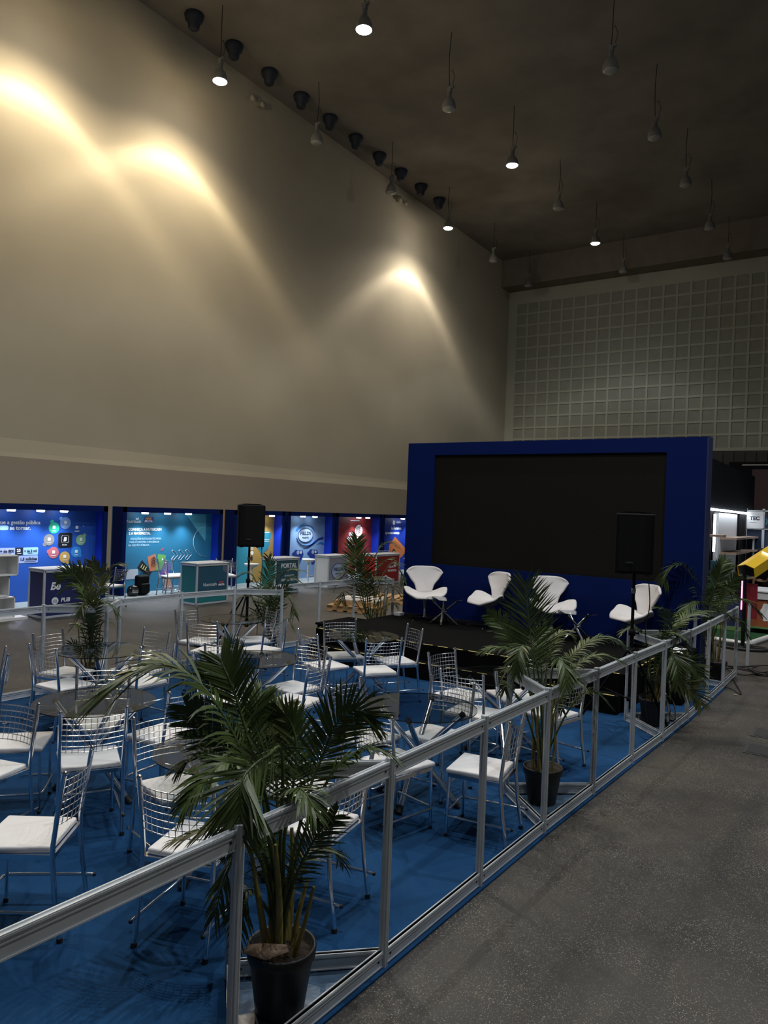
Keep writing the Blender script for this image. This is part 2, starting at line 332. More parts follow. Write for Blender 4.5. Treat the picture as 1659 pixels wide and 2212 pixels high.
def rect(y0, y1, z0, z1, m, parent, x=XB, dx=.003, name='printed_patch', rot=0, round_=0):
    cy, cz = (y0+y1)/2, (z0+z1)/2; w, h = (y1-y0)/2, (z1-z0)/2; r = round_
    if r:
        pts = []
        for sx, sy, a0 in ((1, 1, 0), (-1, 1, 90), (-1, -1, 180), (1, -1, 270)):
            for k in range(5):
                a = math.radians(a0+k*22.5); pts.append((sx*(w-r)+r*math.cos(a), sy*(h-r)+r*math.sin(a)))
    else: pts = [(-w, -h), (w, -h), (w, h), (-w, h)]
    c, s = math.cos(rot), math.sin(rot); pts = [(p*c-q*s, p*s+q*c) for p, q in pts]
    b = MB(); b.prism(pts, 0, .002, T=Matrix.Translation((x+dx, cy, cz))@RX.to_4x4()); return b.build(name, m, parent)
def polyp(pts, m, parent, x=XB, dx=.003, name='printed_patch'):
    b = MB(); b.prism(pts, 0, .002, T=Matrix.Translation((x+dx, 0, 0))@RX.to_4x4()); return b.build(name, m, parent)
def stroke(pts, w, m, parent, x=XB, dx=.004, name='printed_line', closed=False):
    b = MB(); k = len(pts)
    for i in range(k if closed else k-1):
        p, q = pts[i], pts[(i+1) % k]; b.bar((x+dx, p[0], p[1]), (x+dx, q[0], q[1]), w, .002)
    return b.build(name, m, parent)
def ring(cy, cz, r0, a0, a1, w, m, parent, x=XB, dx=.004, ry=1, n=30, name='printed_ring'):
    return stroke([(cy+r0*math.cos(math.radians(a0+(a1-a0)*i/n)), cz+ry*r0*math.sin(math.radians(a0+(a1-a0)*i/n))) for i in range(n+1)], w, m, parent, x, dx, name)
TW = M_print_w
# booth with round coloured icons
t = booth(7.72, 10.88, 'blue booth wall with a ring of coloured round icons, leftmost booth', mat('panel_royal_blue', (.02, .10, .48), .5), (8.62, 9.28, 9.84))
text('que a gestão pública', .118, (XB+.004, 9.44, 1.72), TW, t, bold=.002, align='RIGHT'); text('se tornar.', .118, (XB+.004, 8.75, 1.60), TW, t, bold=.003)
rect(8.3, 8.72, 1.59, 1.69, flat((.35, .6, .85)), t, round_=.045, name='pill_patch')
rect(8.2, 8.88, 1.05, 1.21, flat((.42, .50, .78)), t, round_=.02); rect(8.89, 9.055, 1.045, 1.21, flat((.01, .01, .02)), t, dx=.004, round_=.01); rect(9.065, 9.41, 1.045, 1.21, flat((.35, .62, .90)), t, round_=.02)
rect(8.2, 9.41, .87, 1.035, flat((.36, .45, .78)), t, round_=.02)
D = flat((.01, .012, .04))
text('+ de 800', .085, (XB+.007, 8.86, 1.11), D, t, bold=.003, align='RIGHT'); text('23', .085, (XB+.008, 8.92, 1.12), TW, t, bold=.003); text('+ de 3 mil', .072, (XB+.007, 9.085, 1.11), D, t, bold=.002); text('1,5 milhões', .085, (XB+.007, 9.39, .93), D, t, bold=.003, align='RIGHT')
for y0, y1, z in ((8.55, 8.8, 1.08), (8.93, 9.02, 1.08), (9.17, 9.28, 1.085), (9.1, 9.36, .90)): rect(y0, y1, z, z+.008, D if z != 1.08 or y0 != 8.93 else TW, t, dx=.008)
icons = [(9.77, 1.64, .13, (.03, .55, .33), (-.05, .14)), (10.05, 1.75, .135, (.22, .42, .85), (-.11, .10)), (10.46, 1.36, .125, (.25, .48, .28), (.09, .11)), (9.66, 1.37, .13, (.25, .24, .24), (-.1, -.1)),
         (9.78, 1.08, .13, (.62, .16, .19), (-.12, .03)), (10.06, .97, .13, (.62, .38, .10), (.07, -.12)), (10.35, 1.08, .13, (.03, .26, .68), (.1, -.08))]
for y, z, r, c, (dy, dz) in icons:
    m_ = flat(c); d = disc(y, z, r, m_, t); disc(y+dy, z+dz, .045, m_, d, dx=.001); rect(y-.035, y+.035, z-.02, z+.05, TW, d, dx=.007, round_=.01); rect(y-.05, y+.05, z-.075, z-.06, TW, d, dx=.007)
rect(10.31, 10.38, 1.62, 1.69, TW, t, round_=.01); rect(10.29, 10.41, 1.555, 1.575, TW, t); rect(10.5, 10.52, 1.67, 1.69, TW, t)
k = rect(9.885, 10.235, 1.19, 1.53, flat((.004, .005, .01)), t, round_=.05, name='app_icon')
stroke([(9.97, 1.315), (9.99, 1.30), (10.12, 1.30), (10.14, 1.315), (10.14, 1.45), (10.12, 1.465), (9.99, 1.465), (9.97, 1.45)], .008, TW, k, dx=.008, closed=True)
text('B', .13, (XB+.009, 10.01, 1.337), TW, k, bold=.006, shear=.2); text('B Studio', .035, (XB+.009, 9.985, 1.24), TW, k, bold=.001)

# booth with the payment cards
t = booth(11.3, 14.56, 'teal-blue booth wall showing a hand with a fan of payment cards', mat('panel_teal_blue', (.025, .19, .34), .5), (12.05, 12.75, 13.45))
text('Nutricash', .11, (XB+.005, 12.14, 1.77), TW, t, bold=.001, align='RIGHT'); polyp([(11.98, 1.85), (11.98, 1.91), (12.01, 1.87), (12.06, 1.91), (12.06, 1.85)], TW, t)
lg = polyp([(12.22, 1.77), (12.25, 1.92), (12.53, 1.92), (12.50, 1.77)], flat((.02, .03, .22)), t, name='logo_plate'); text('MAXI', .075, (XB+.007, 12.27, 1.855), flat((.85, .42, .05)), lg, bold=.003); text('FROTA', .078, (XB+.007, 12.24, 1.785), TW, lg, bold=.003, shear=.2)
text('CONHEÇA A NUTRICASH', .088, (XB+.005, 12.79, 1.575), TW, t, bold=.004, align='RIGHT'); text('E A MAXIFROTA.', .088, (XB+.005, 12.44, 1.475), TW, t, bold=.004, align='RIGHT')
P2 = flat((.35, .60, .78))
text('SOLUÇÕES INTELIGENTES PARA', .072, (XB+.005, 12.79, 1.34), P2, t, bold=.002, align='RIGHT', sx=.92); text('MAIS ECONOMIA E EFICIÊNCIA', .072, (XB+.005, 12.73, 1.26), P2, t, bold=.002, align='RIGHT', sx=.92); text('NA GESTÃO PÚBLICA.', .072, (XB+.005, 12.43, 1.18), P2, t, bold=.002, align='RIGHT', sx=.92)
for q in range(5): stroke([(13.02+q*.04, 1.98), (13.07+q*.04, 2.02), (13.02+q*.04+.05, 2.06)], .01, P2, t)
polyp([(13.58, 2.02), (14.31, 2.02), (14.31, 1.27)], flat((.10, .45, .62)), t); ring(14.34, 1.275, .46, 88, 272, .016, TW, t, ry=.92)
for q in range(3):
    y = 13.17+q*.235; stroke([(y-.02, 1.03), (y+.01, 1.06), (y+.05, 1.05), (y+.19, .92), (y+.05, .79), (y, .785), (y-.025, .82), (y+.07, .92)], .012, TW, t, closed=True)
c1 = polyp([(12.07, .63), (12.21, .83), (12.53, .52), (12.45, .38)], flat((.008, .01, .02)), t, name='card_print'); c2 = polyp([(12.37, .90), (12.63, .98), (12.68, .55), (12.46, .53)], flat((.55, .20, .10)), t, dx=.005, name='card_print')
c3 = polyp([(12.70, .97), (12.96, .93), (12.93, .55), (12.66, .54)], flat((.16, .45, .12)), t, dx=.007, name='card_print'); c4 = polyp([(12.91, .78), (13.13, .69), (13.06, .34), (12.77, .39)], flat((.17, .10, .42)), t, dx=.009, name='card_print')
for q in range(3):
    stroke([(12.22+q*.065, .72-q*.035), (12.17+q*.065, .64-q*.035), (12.25+q*.065, .59-q*.035)], .028, flat((.75, .70, .2)), c1, dx=.011)
    stroke([(12.49, .69+q*.075), (12.57, .75+q*.075), (12.63, .68+q*.075)], .028, D, c2, dx=.011)
rect(12.83, 12.88, .80, .85, TW, c3, dx=.011); rect(12.85, 13.0, .47, .49, flat((.6, .15, .3)), c4, dx=.014); rect(12.78, 12.9, 1.06, 1.1, flat((.5, .08, .12)), t, rot=.7)
polyp([(12.87, .29), (12.93, .38), (13.09, .38), (13.16, .2), (13.23, .01), (12.98, .01), (12.9, .14)], flat((.45, .26, .20)), t, dx=.013, name='hand_print')
rect(11.62, 12.1, .36, .61, flat((.55, .6, .68)), t, round_=.02)

# portal booth behind the left loudspeaker
t = booth(15.02, 17.13, 'booth wall in ochre and teal with a map shape, half hidden by the left loudspeaker', mat('panel_ochre', (.42, .26, .06), .5), (16.1, 16.7))
rect(15.45, 16.02, .02, 2.0, flat((.03, .28, .38)), t, name='teal_strip')
polyp([(16.45, 1.62), (16.6, 1.58), (16.98, 1.5), (16.96, 1.33), (16.86, 1.0), (16.7, .92), (16.6, .80), (16.5, .95), (16.38, 1.06), (16.3, 1.3)], flat((.03, .25, .34)), t, name='map_print')
for z, s in ((1.48, '23'), (1.32, '15'), (1.0, '120')): text(s, .12, (XB+.006, 16.45, z), D, t, bold=.003)
for z in (1.5, 1.28, 1.23): rect(16.68, 16.9, z, z+.015, TW, t, dx=.006)
disc(16.17, .9, .06, TW, t); text('25', .12, (XB+.006, 16.1, 1.0), TW, t, bold=.002); rect(16.12, 16.2, .68, .8, D, t)
# fields booth
t = booth(17.3, 19.65, 'pale blue booth wall with a round plastic maker logo and swooshes', mat('panel_pale_blue', (.22, .36, .58), .5), (18.15, 18.75))
def fields_logo(cy, cz, r, x, par, ry=.61):
    ring(cy, cz, r, 0, 360, r*.08, flat((.01, .02, .12)), par, x=x, dx=.006, ry=ry)
    b = MB(); b.prism([(r*.96*math.cos(2*PI*i/28), r*.96*ry*math.sin(2*PI*i/28)) for i in range(28)], 0, .002, T=Matrix.Translation((x+.003, cy, cz))@RX.to_4x4()); b.build('logo_disc', flat((.40, .52, .72)), par)
    s = r*.40; dk = flat((.01, .012, .05))
    text('FIELDS', s, (x+.009, cy, cz+r*.03), dk, par, bold=s*.02, sx=1.25, align='CENTER'); text('PLASTIC', s*.45, (x+.009, cy, cz-r*.27), dk, par, bold=s*.01, sx=1.3, align='CENTER')
fields_logo(18.62, 1.415, .375, XB, t)
Bl = flat((.02, .16, .45)); Bd = flat((.008, .03, .22))
ring(18.62, 1.45, .46, 15, 160, .045, Bl, t, ry=.66); ring(18.66, 1.42, .50, 195, 325, .045, Bl, t, ry=.68); polyp([(18.12, 1.52), (18.12, 1.6), (18.35, 1.74), (18.65, 1.83), (18.4, 1.70), (18.2, 1.58)], Bl, t)
polyp([(18.48, .97), (18.75, .98), (19.05, 1.1), (19.3, 1.24), (19.56, 1.27), (19.56, 1.36), (19.29, 1.31), (19.0, 1.16), (18.75, 1.02)], Bd, t); polyp([(19.2, 1.1), (19.4, 1.18), (19.6, 1.15), (19.6, 1.08), (19.4, 1.12)], Bl, t)
for cy in (18.25, 19.0):
    polyp([(cy-.28, .82), (cy-.1, .95), (cy+.25, .92), (cy+.3, .78), (cy+.1, .45), (cy-.02, .45), (cy-.12, .7)], Bd, t, dx=.004, name='hose_print'); disc(cy+.02, .86, .07, flat((.3, .36, .45)), t, dx=.008); disc(cy+.16, .86, .05, flat((.5, .55, .62)), t, dx=.01)
# red booth
t = booth(19.75, 22.45, 'dark red booth wall with white group logo and dotted egg', mat('panel_dark_red', (.30, .035, .035), .5, noise=(2.2, .45, 3)), (21.2, 21.75))
text('GRUPO', .155, (XB+.006, 20.98, 1.38), TW, t, bold=.005, sx=.75); text('PROHOSPITAL', .17, (XB+.006, 20.88, 1.22), TW, t, bold=.006, sx=.82); rect(20.95, 21.7, 1.185, 1.2, TW, t)
b = MB(); b.prism([(.225*math.cos(2*PI*i/26), .20*math.sin(2*PI*i/26)) for i in range(26)], 0, .002, T=Matrix.Translation((XB+.004, 21.58, 1.56))@RX.to_4x4()); e = b.build('egg_print', TW, t)
for i in range(4):
    for j in range(4): disc(21.45+i*.085, 1.45+j*.065+i*.02, .024, flat((.25, .05, .05)), e, dx=.009, n=8)
rect(21.05, 21.6, 1.90, 1.93, TW, t); rect(20.95, 21.5, 1.06, 1.075, TW, t); rect(20.85, 21.2, .98, .995, TW, t)
# last booth
t = booth(22.55, 25.6, 'deep blue booth wall with an orange roof shape, beside the stage backdrop', mat('panel_deep_blue', (.01, .04, .36), .5), (24.1, 24.8))
text('Unifor', .13, (XB+.006, 24.05, 1.84), TW, t, bold=.003); text('de Fortaleza', .15, (XB+.006, 23.68, 1.6), TW, t, bold=.004); text('aprende e avança', .15, (XB+.006, 23.3, 1.42), TW, t, bold=.004, sx=.95)
disc(23.88, 1.86, .09, TW, t); polyp([(23.6, .99), (24.0, 1.32), (24.79, .84), (24.79, .70), (24.5, .5), (23.6, .5)], flat((.55, .16, .04)), t, name='roof_print')
disc(23.94, .75, .10, flat((.02, .015, .015)), t, dx=.006); disc(23.94, .71, .065, flat((.5, .33, .26)), t, dx=.009); rect(23.75, 24.25, .4, .62, flat((.5, .55, .58)), t, dx=.006)

# ================================================================ info counters
def counter(x0, x1, y0, y1, label, front, side, h=.95):
    t = thing('info_counter', label, 'counter', ((x0+x1)/2, (y0+y1)/2, 0), 0, 'info counters in front of the booths')
    w, l = x1-x0, y1-y0
    f = MB(); s = .035
    for sx in (-1, 1):
        for sy in (-1, 1): f.box((sx*(w/2-s/2), sy*(l/2-s/2), h/2-.01), (s, s, h-.03))
        for z in (.03, h-.05): f.box((sx*(w/2-s/2), 0, z), (s, l-s, .035))
    for sy in (-1, 1):
        for z in (.03, h-.05): f.box((0, sy*(l/2-s/2), z), (w-s, s, .035))
    f.build('frame', M_alu, t)
    p = MB(); p.box((w/2-.018, 0, h/2), (.006, l-2*s, h-.09)); fp = p.build('front_panel', front, t)
    for sy in (-1, 1): p = MB(); p.box((0, sy*(l/2-.018), h/2), (w-2*s, .006, h-.09)); p.build('side_panel', side, t)
    p = MB(); p.box((0, 0, h-.01), (w+.02, l+.02, .025)); p.build('counter_top', M_white, t, bevel=.006)
    return t, w/2-.014, fp
P = flat((.012, .02, .11))
t, x, fp = counter(-13.65, -13.13, 8.14, 9.22, 'navy info counter with white top and slanted lettering, behind the left palm', P, P)
text('Be', .2, (x, -.40, .55), TW, fp, bold=.006, shear=.25); text('PUB', .11, (x, -.17, .30), TW, fp, bold=.003, shear=.2); disc(-.29, .33, .07, TW, fp, x=x, dx=0)
for q in range(3): rect(-.325+q*.027, -.315+q*.027, .29, .35+.01*(q == 1), P, fp, x=x, dx=.003)
t, x, fp = counter(-13.3, -12.75, 11.6, 12.58, 'counter with turquoise side and dark teal front, standing before the card booth', flat((.02, .09, .15)), M_teal)
text('Nutricash', .105, (x, -.28, .42), TW, fp); lg = polyp([(.16, .40), (.18, .53), (.38, .53), (.36, .40)], flat((.02, .03, .15)), fp, x=x, dx=.001); text('MAXI', .06, (x+.005, .2, .47), flat((.6, .15, .06)), lg, bold=.003); text('FROTA', .06, (x+.005, .18, .41), TW, lg, bold=.003, shear=.2)
rect(-.43, .43, .06, .16, M_teal, fp, x=x, dx=.001); disc(.40, .82, .1, flat((.12, .14, .22)), fp, x=x, dx=0)
t, x, fp = counter(-13.6, -13.08, 14.6, 15.55, 'turquoise info counter with dark front reading a tech portal, half behind a palm', flat((.03, .10, .13)), flat((.03, .36, .38)))
text('PORTAL', .17, (x, -.25, .68), TW, fp, bold=.004); text('GESTÃO TECH', .085, (x, -.22, .33), TW, fp, bold=.002); text('DE SOLUÇÕES', .06, (x, -.1, .45), TW, fp)
t, x, fp = counter(-13.62, -13.1, 16.88, 17.85, 'white info counter with a round navy plastic maker logo', flat((.30, .30, .36)), M_white)
fields_logo(.0, .484, .33, x, fp, .72)
t, x, fp = counter(-13.3, -12.78, 18.85, 20.2, 'red info counter with white top seen through the palm beside the stage', flat((.30, .02, .02)), flat((.62, .02, .02)))
text('GRUPO', .09, (x, .05, .5), TW, fp, bold=.002); text('PROHOSPITAL', .1, (x, .0, .38), TW, fp, bold=.002, sx=.8); disc(.42, .6, .08, TW, fp, x=x, dx=0)
b = MB(); b.tube([(-.1, -.1, .95), (-.1, -.1, 1.02), (-.1, .55, 1.02), (-.1, .55, .95)], .012, 6); b.tube([(-.1, .2, .95), (-.1, .2, 1.02)], .012, 6); b.build('handrail', M_chrome, t)

# tulip bar stools
def stool(x, y, label, z=.72):
    t = thing('bar_stool', label, 'stool', (x, y, 0), 0, 'white tulip bar stools by the booths')
    s = MB(); s.lathe([(0, z-.07), (.06, z-.06), (.14, z-.03), (.19, z+.02), (.2, z+.05), (.185, z+.04), (.12, z-.0), (0, z-.015)], n=20); s.build('seat', M_whitep, t)
    p = MB(); p.lathe([(.05, z-.06), (.03, z-.12), (.022, .3), (.022, .03)], n=12); p.build('column', M_whitep, t)
    p = MB(); p.lathe([(0, .035), (.05, .03), (.2, .012), (.21, 0), (0, 0)], n=24); p.build('base', M_chrome, t)
    r = MB(); r.tube([(.12*math.cos(a), .12*math.sin(a)+.05, .26) for a in [2*PI*k/14 for k in range(15)]], .01, 5); r.build('footrest', M_chrome, t); return t
stool(-14.2, 17.3, 'white tulip bar stool left of the white round-logo counter'); stool(-12.75, 20.75, 'white tulip bar stool right of the red counter, by the backdrop edge')
stool(-13.9, 8.9, 'white tulip bar stool behind the white stacked box tower'); stool(-13.8, 14.45, 'white tulip bar stool behind the turquoise portal counter'); stool(-13.2, 18.35, 'white tulip bar stool between the white and the red counters')

# stacked white box tower at the left edge
t = thing('display_tower', 'white zigzag tower of three stacked open boxes at the left edge', 'display stand', (-13.62, 7.55, 0))
for q, (dy, dx, z) in enumerate(((.02, 0, .05), (-.08, -.03, .44), (.05, .02, .83))):
    c = MB(); s = .38; w = .018
    c.box((dx, dy, z+w/2), (s, s, w)); c.box((dx, dy, z+s-w/2), (s, s, w)); c.box((dx, dy-s/2+w/2, z+s/2), (s, w, s)); c.box((dx, dy+s/2-w/2, z+s/2), (s, w, s)); c.box((dx-s/2+w/2, dy, z+s/2), (w, s, s)); c.build('open_box', M_whitep, t)
p = MB(); p.box((0, .03, .025), (.6, .75, .05)); p.build('plinth', M_whitep, t)

# helmet and rucksack on the booth floor
t = thing('helmet', 'glossy black motorcycle helmet on the grey booth carpet', 'helmet', (-14.9, 11.54, .02)); b = MB(); b.lathe([(.10, 0), (.125, .03), (.14, .10), (.135, .17), (.10, .235), (.05, .262), (0, .27)], n=20); b.build('shell', mat('gloss_black', (.01, .01, .01), .08), t)
b = MB(); b.box((.125, -.02, .13), (.03, .16, .08)); b.build('visor', M_chrome, t, bevel=.01)
t = thing('backpack', 'black rucksack leaning beside the motorcycle helmet', 'bag', (-14.95, 11.84, .02)); b = MB(); b.box((0, 0, .25), (.2, .34, .48)); b.build('bag_body', M_black, t, bevel=.06, seg=3)
b = MB(); b.box((.12, 0, .17), (.08, .26, .24)); b.build('front_pocket', M_black, t, bevel=.03); b = MB(); b.tube([(0, -.05, .48), (0, -.04, .53), (0, .04, .53), (0, .05, .48)], .01, 6); b.build('carry_handle', M_black, t)
b = MB(); b.lathe([(0, 0), (.10, 0), (.12, .30), (.115, .30), (.1, .02), (0, .02)], (-14.0, 16.25, 0), 16); tag(b.build('waste_bin', mat('bin_steel', (.25, .22, .2), .4, .6)), 'small metal waste bin standing beside the turquoise portal counter', 'bin')

# pallets with boards
def pallet(x, y, rz, label, boards=True):
    t = thing('pallet', label, 'pallet', (x, y, 0), rz, 'wooden pallets behind the seating')
    b = MB()
    for k in range(3): b.box((0, -.42+k*.42, .07), (1.15, .1, .09))
    b.build('blocks', M_wood, t); b = MB()
    for k in range(5): b.box((-.5+k*.25, 0, .13), (.14, 1.0, .022)); b.box((-.5+k*.25, 0, .011), (.14, 1.0, .022))
    b.build('deck_boards', M_wood, t)
    if boards:
        b = MB(); b.box((.05, .03, .19), (1.0, .85, .1)); b.build('timber_load', M_wood, t); b = MB(); b.box((.08, .05, .26), (.95, .78, .025), rz=.1); b.box((.1, .05, .283), (.8, .6, .02), rz=-.2); b.build('white_boards', M_mdf, t)
pallet(-9.85, 13.85, .25, 'wooden pallet carrying pale boards behind the far palm'); pallet(-10.1, 15.9, .35, 'wooden pallet lying behind the left edge of the stage backdrop', False)

# ================================================================ stage and backdrop
t = thing('stage_platform', 'black felt covered stage with a lower step and dashed yellow edge tape', 'stage', (0, 0, 0))
b = MB(); b.bb(-7.13, -2.42, 8.93, 11.8, .012, .46); b.build('deck', M_blackfelt, t)
b = MB(); b.bb(-7.13, -2.46, 8.74, 8.93, .012, .232); b.build('front_step', M_blackfelt, t)
def dashes(y, z, x0, x1):
    b = MB(); x = x0; r = random.Random(3)
    while x < x1-.1:
        l = .13+r.random()*.03; b.box((x+l/2, y+.012, z+.0015), (l, .024, .003), rz=r.uniform(-.02, .02)); x += .235
    return b
dashes(8.93, .46, -7.1, -2.45).build('edge_tape', M_tape_y, t); dashes(8.742, .232, -7.1, -2.5).build('edge_tape', M_tape_y, t)
b = MB()
for k in range(6): b.box((-2.432, 9.05+k*.3, .4615), (.024, .15, .003))
b.build('edge_tape', M_tape_y, t)
t = thing('step_platform', 'low black folding step beside the left end of the stage', 'step', (-7.48, 10.2, 0))
b = MB(); b.box((0, 0, .37), (.62, .95, .03)); b.box((0, 0, .34), (.56, .9, .03)); b.build('top', M_blackfelt, t)
for sx in (-1, 1):
    for sy in (-1, 1): b = MB(); b.bar((sx*.27, sy*.43, 0), (sx*.27, sy*.43, .34), .03, .03); b.build('leg', M_black, t)
b = MB(); b.box((0, 0, .035), (.12, .16, .05)); b.box((.0, .0, .062), (.08, .12, .006)); tag(b.build('socket_box', M_white, loc=(-7.0, 11.1, .45), bevel=.008), 'small white socket box at the left rear corner of the stage', 'socket box')
t = thing('stage_backdrop', 'tall dark blue backdrop wall holding the switched-off video screen behind the stage', 'backdrop', (0, 0, 0))
SX0, SX1, SZ0, SZ1 = -6.62, -2.64, 1.385, 3.33
b = MB(); y0, y1 = 11.5, 11.78; bx0, bx1, bt = -7.18, -2.08, 3.55
b.bb(bx0, SX0, y0, y1, .46, bt); b.bb(SX1, bx1, y0, y1, .46, bt); b.bb(SX0, SX1, y0, y1, .46, SZ0); b.bb(SX0, SX1, y0, y1, SZ1, bt); b.bb(bx0, SX1, y1, y1+.02, .46, bt)
b.bb(-2.42, bx1, y0, y1, 0, .46); b.build('wall_panel', M_navy, t)
b = MB(); b.bb(SX0, SX1, y0+.03, y0+.1, SZ0, SZ1); b.build('led_screen', M_screen, t)
b = MB(); b.bb(bx1-.001, bx1+.02, y0-.005, y1+.03, 0, bt+.005); b.build('end_panel', mat('dull_blue_panel', (.018, .028, .10), .6), t)

# ---------------------------------------------------------------- swan armchairs
def swan(x, y, head, label):
    t = thing('swivel_armchair', label, 'armchair', (x, y, .46), math.radians(head-90), 'white winged armchairs on the stage')
    # local: faces +Y
    def shell(fn, nu, nv, name, m, th):
        vs = []; fs = []
        for j in range(nv+1):
            for i in range(nu+1): vs.append(fn(-1+2*i/nu, j/nv))
        for j in range(nv):
            for i in range(nu): a = j*(nu+1)+i; fs.append((a, a+1, a+nu+2, a+nu+1))
        b = MB(); b.add(vs, fs, 0, True); o = b.build(name, m, t)
        s = o.modifiers.new('thickness', 'SOLIDIFY'); s.thickness = th; s.offset = 0; s.material_offset = 1 if len(m) > 1 else 0
        s = o.modifiers.new('smooth', 'SUBSURF'); s.levels = 1; s.render_levels = 2; return o
    def interp(v, ks):
        for (a, p), (c, q) in zip(ks, ks[1:]):
            if v <= c: f = (v-a)/(c-a); f = f*f*(3-2*f); return p+(q-p)*f
        return ks[-1][1]
    def back(u, v):
        w = interp(v, [(0, .125), (.28, .16), (.62, .28), (.84, .34), (.95, .33), (1, .28)])
        uu = u
        drop = .05*max(0, abs(u)-.55)**2/.2*(v > .85)
        return (uu*w, -.20-.13*v+.14*abs(u)**2.0*(.35+v*.65), .44+v*.46-drop)
    def seat(u, v):
        w = interp(v, [(0, .13), (.18, .27), (.42, .385), (.66, .36), (.88, .29), (1, .19)])
        up = interp(v, [(0, .03), (.3, .15), (.45, .17), (.7, .06), (1, -.01)])
        return (u*w, -.22+.50*v+.02*(1-u*u), .43-.03*math.sin(PI*v)+up*abs(u)**2.2-.05*max(0, v-.8)**2/.04)
    shell(back, 10, 8, 'backrest', [M_swan], .045); shell(seat, 12, 8, 'seat', [M_swan, M_swan_under], .045)
    u = MB(); u.lathe([(0, -.09), (.06, -.085), (.14, -.04), (.17, .0), (0, .01)], (0, -.0, .41), 16); u.build('seat_underside', M_swan_under, t)
    p = MB(); p.lathe([(.03, .33), (.025, .30), (.018, .2), (.018, .06), (.03, .05), (.03, .02), (0, .02)], n=12); p.build('column', M_chrome, t)
    for k in range(4):
        a = PI/4+k*PI/2; l = MB(); l.bar((0, 0, .04), (.33*math.cos(a), .33*math.sin(a), .022), .03, .014); l.build('base_arm', M_chrome, t)
        g = MB(); g.ball((.32*math.cos(a), .32*math.sin(a), .012), .012, 6); g.build('glide', M_whitep, t)
swan(-6.43, 11.02, -52, 'white winged swivel armchair at the left end of the stage, facing the tables')
swan(-5.27, 11.08, -122, 'white winged swivel armchair turned sideways, second from the left on the stage')
swan(-4.17, 11.08, -50, 'white winged swivel armchair behind the tall palm frond, third on the stage')
swan(-2.92, 11.08, -128, 'white winged swivel armchair behind the right loudspeaker stand')

# ---------------------------------------------------------------- glass tables
def glass_table(x, y, z0, r, h, tr, fr, label, cat, grp, rot, name='glass_table'):
    t = thing(name, label, cat, (x, y, z0), rot, grp)
    g = MB(); n = 48; pr = [(r*math.cos(2*PI*i/n), r*math.sin(2*PI*i/n)) for i in range(n)]
    g.add([(px_, py_, h) for px_, py_ in pr], [tuple(range(n))]); g.build('glass_top', M_glass, t)
    e = MB(); e.lathe([(r, h-.008), (r+.001, h-.004), (r, h)], n=48); e.build('glass_edge', M_glass_edge, t)
    for k in range(4):
        a = k*PI/2; o = .024
        top = Vector((fr*math.cos(a)-o*math.sin(a), fr*math.sin(a)+o*math.cos(a), h-.035)); bot = Vector((-fr*math.cos(a)-o*math.sin(a), -fr*math.sin(a)+o*math.cos(a), .03)); d = (top-bot).normalized()
        l = MB(); l.tube([bot, top], tr, 14); lg = l.build('leg', M_chrome, t)
        c = MB(); c.tube([bot-d*.03, bot+d*.03], tr*1.12, 12); c.build('end_cap', M_rubber, lg); c = MB(); c.tube([top-d*.005, top+d*.028], tr*1.05, 12); c.build('end_cap', M_rubber, lg)
    c = MB(); c.lathe([(0, -.008), (tr*2.9, -.008), (tr*2.9, .008), (0, .008)], (0, 0, h*.5), 18); c.build('hub_plate', M_chrome, t)
    return t
TABLES = {'1': (-4.97, 3.54, 'glass table at front left whose legs cross in clear view', .35), '2': (-6.65, 4.79, 'glass table in front of the left rear palm, by the left barrier', .75),
 '3': (-3.38, 3.37, 'glass table partly hidden behind the big foreground palm', .15), '4': (-5.21, 5.56, 'glass table in the centre of the carpet, left half behind palm leaves', .5),
 '5': (-7.26, 7.29, 'glass table in front of the left loudspeaker stand', .3), '6': (-5.24, 7.49, 'glass table nearest the left half of the stage', .95),
 '7': (-2.98, 5.1, 'glass table behind the barrier in the middle of the picture', .2), '8': (-2.95, 6.62, 'glass table in front of the stage, left of the second palm', .6)}
for k, (x, y, lb, rot) in TABLES.items(): glass_table(x, y, .012, .45, .74, .023, .33, 'round smoked '+lb, 'table', 'round smoked glass tables on the carpet', rot)
glass_table(-5.9, 10.75, .46, .30, .43, .018, .2, 'small glass side table with crossed chrome legs, left one on the stage', 'side table', 'side tables on the stage', .4, 'side_table')
glass_table(-3.68, 10.85, .46, .30, .43, .018, .2, 'small glass side table with crossed chrome legs, right one on the stage', 'side table', 'side tables on the stage', .9, 'side_table')

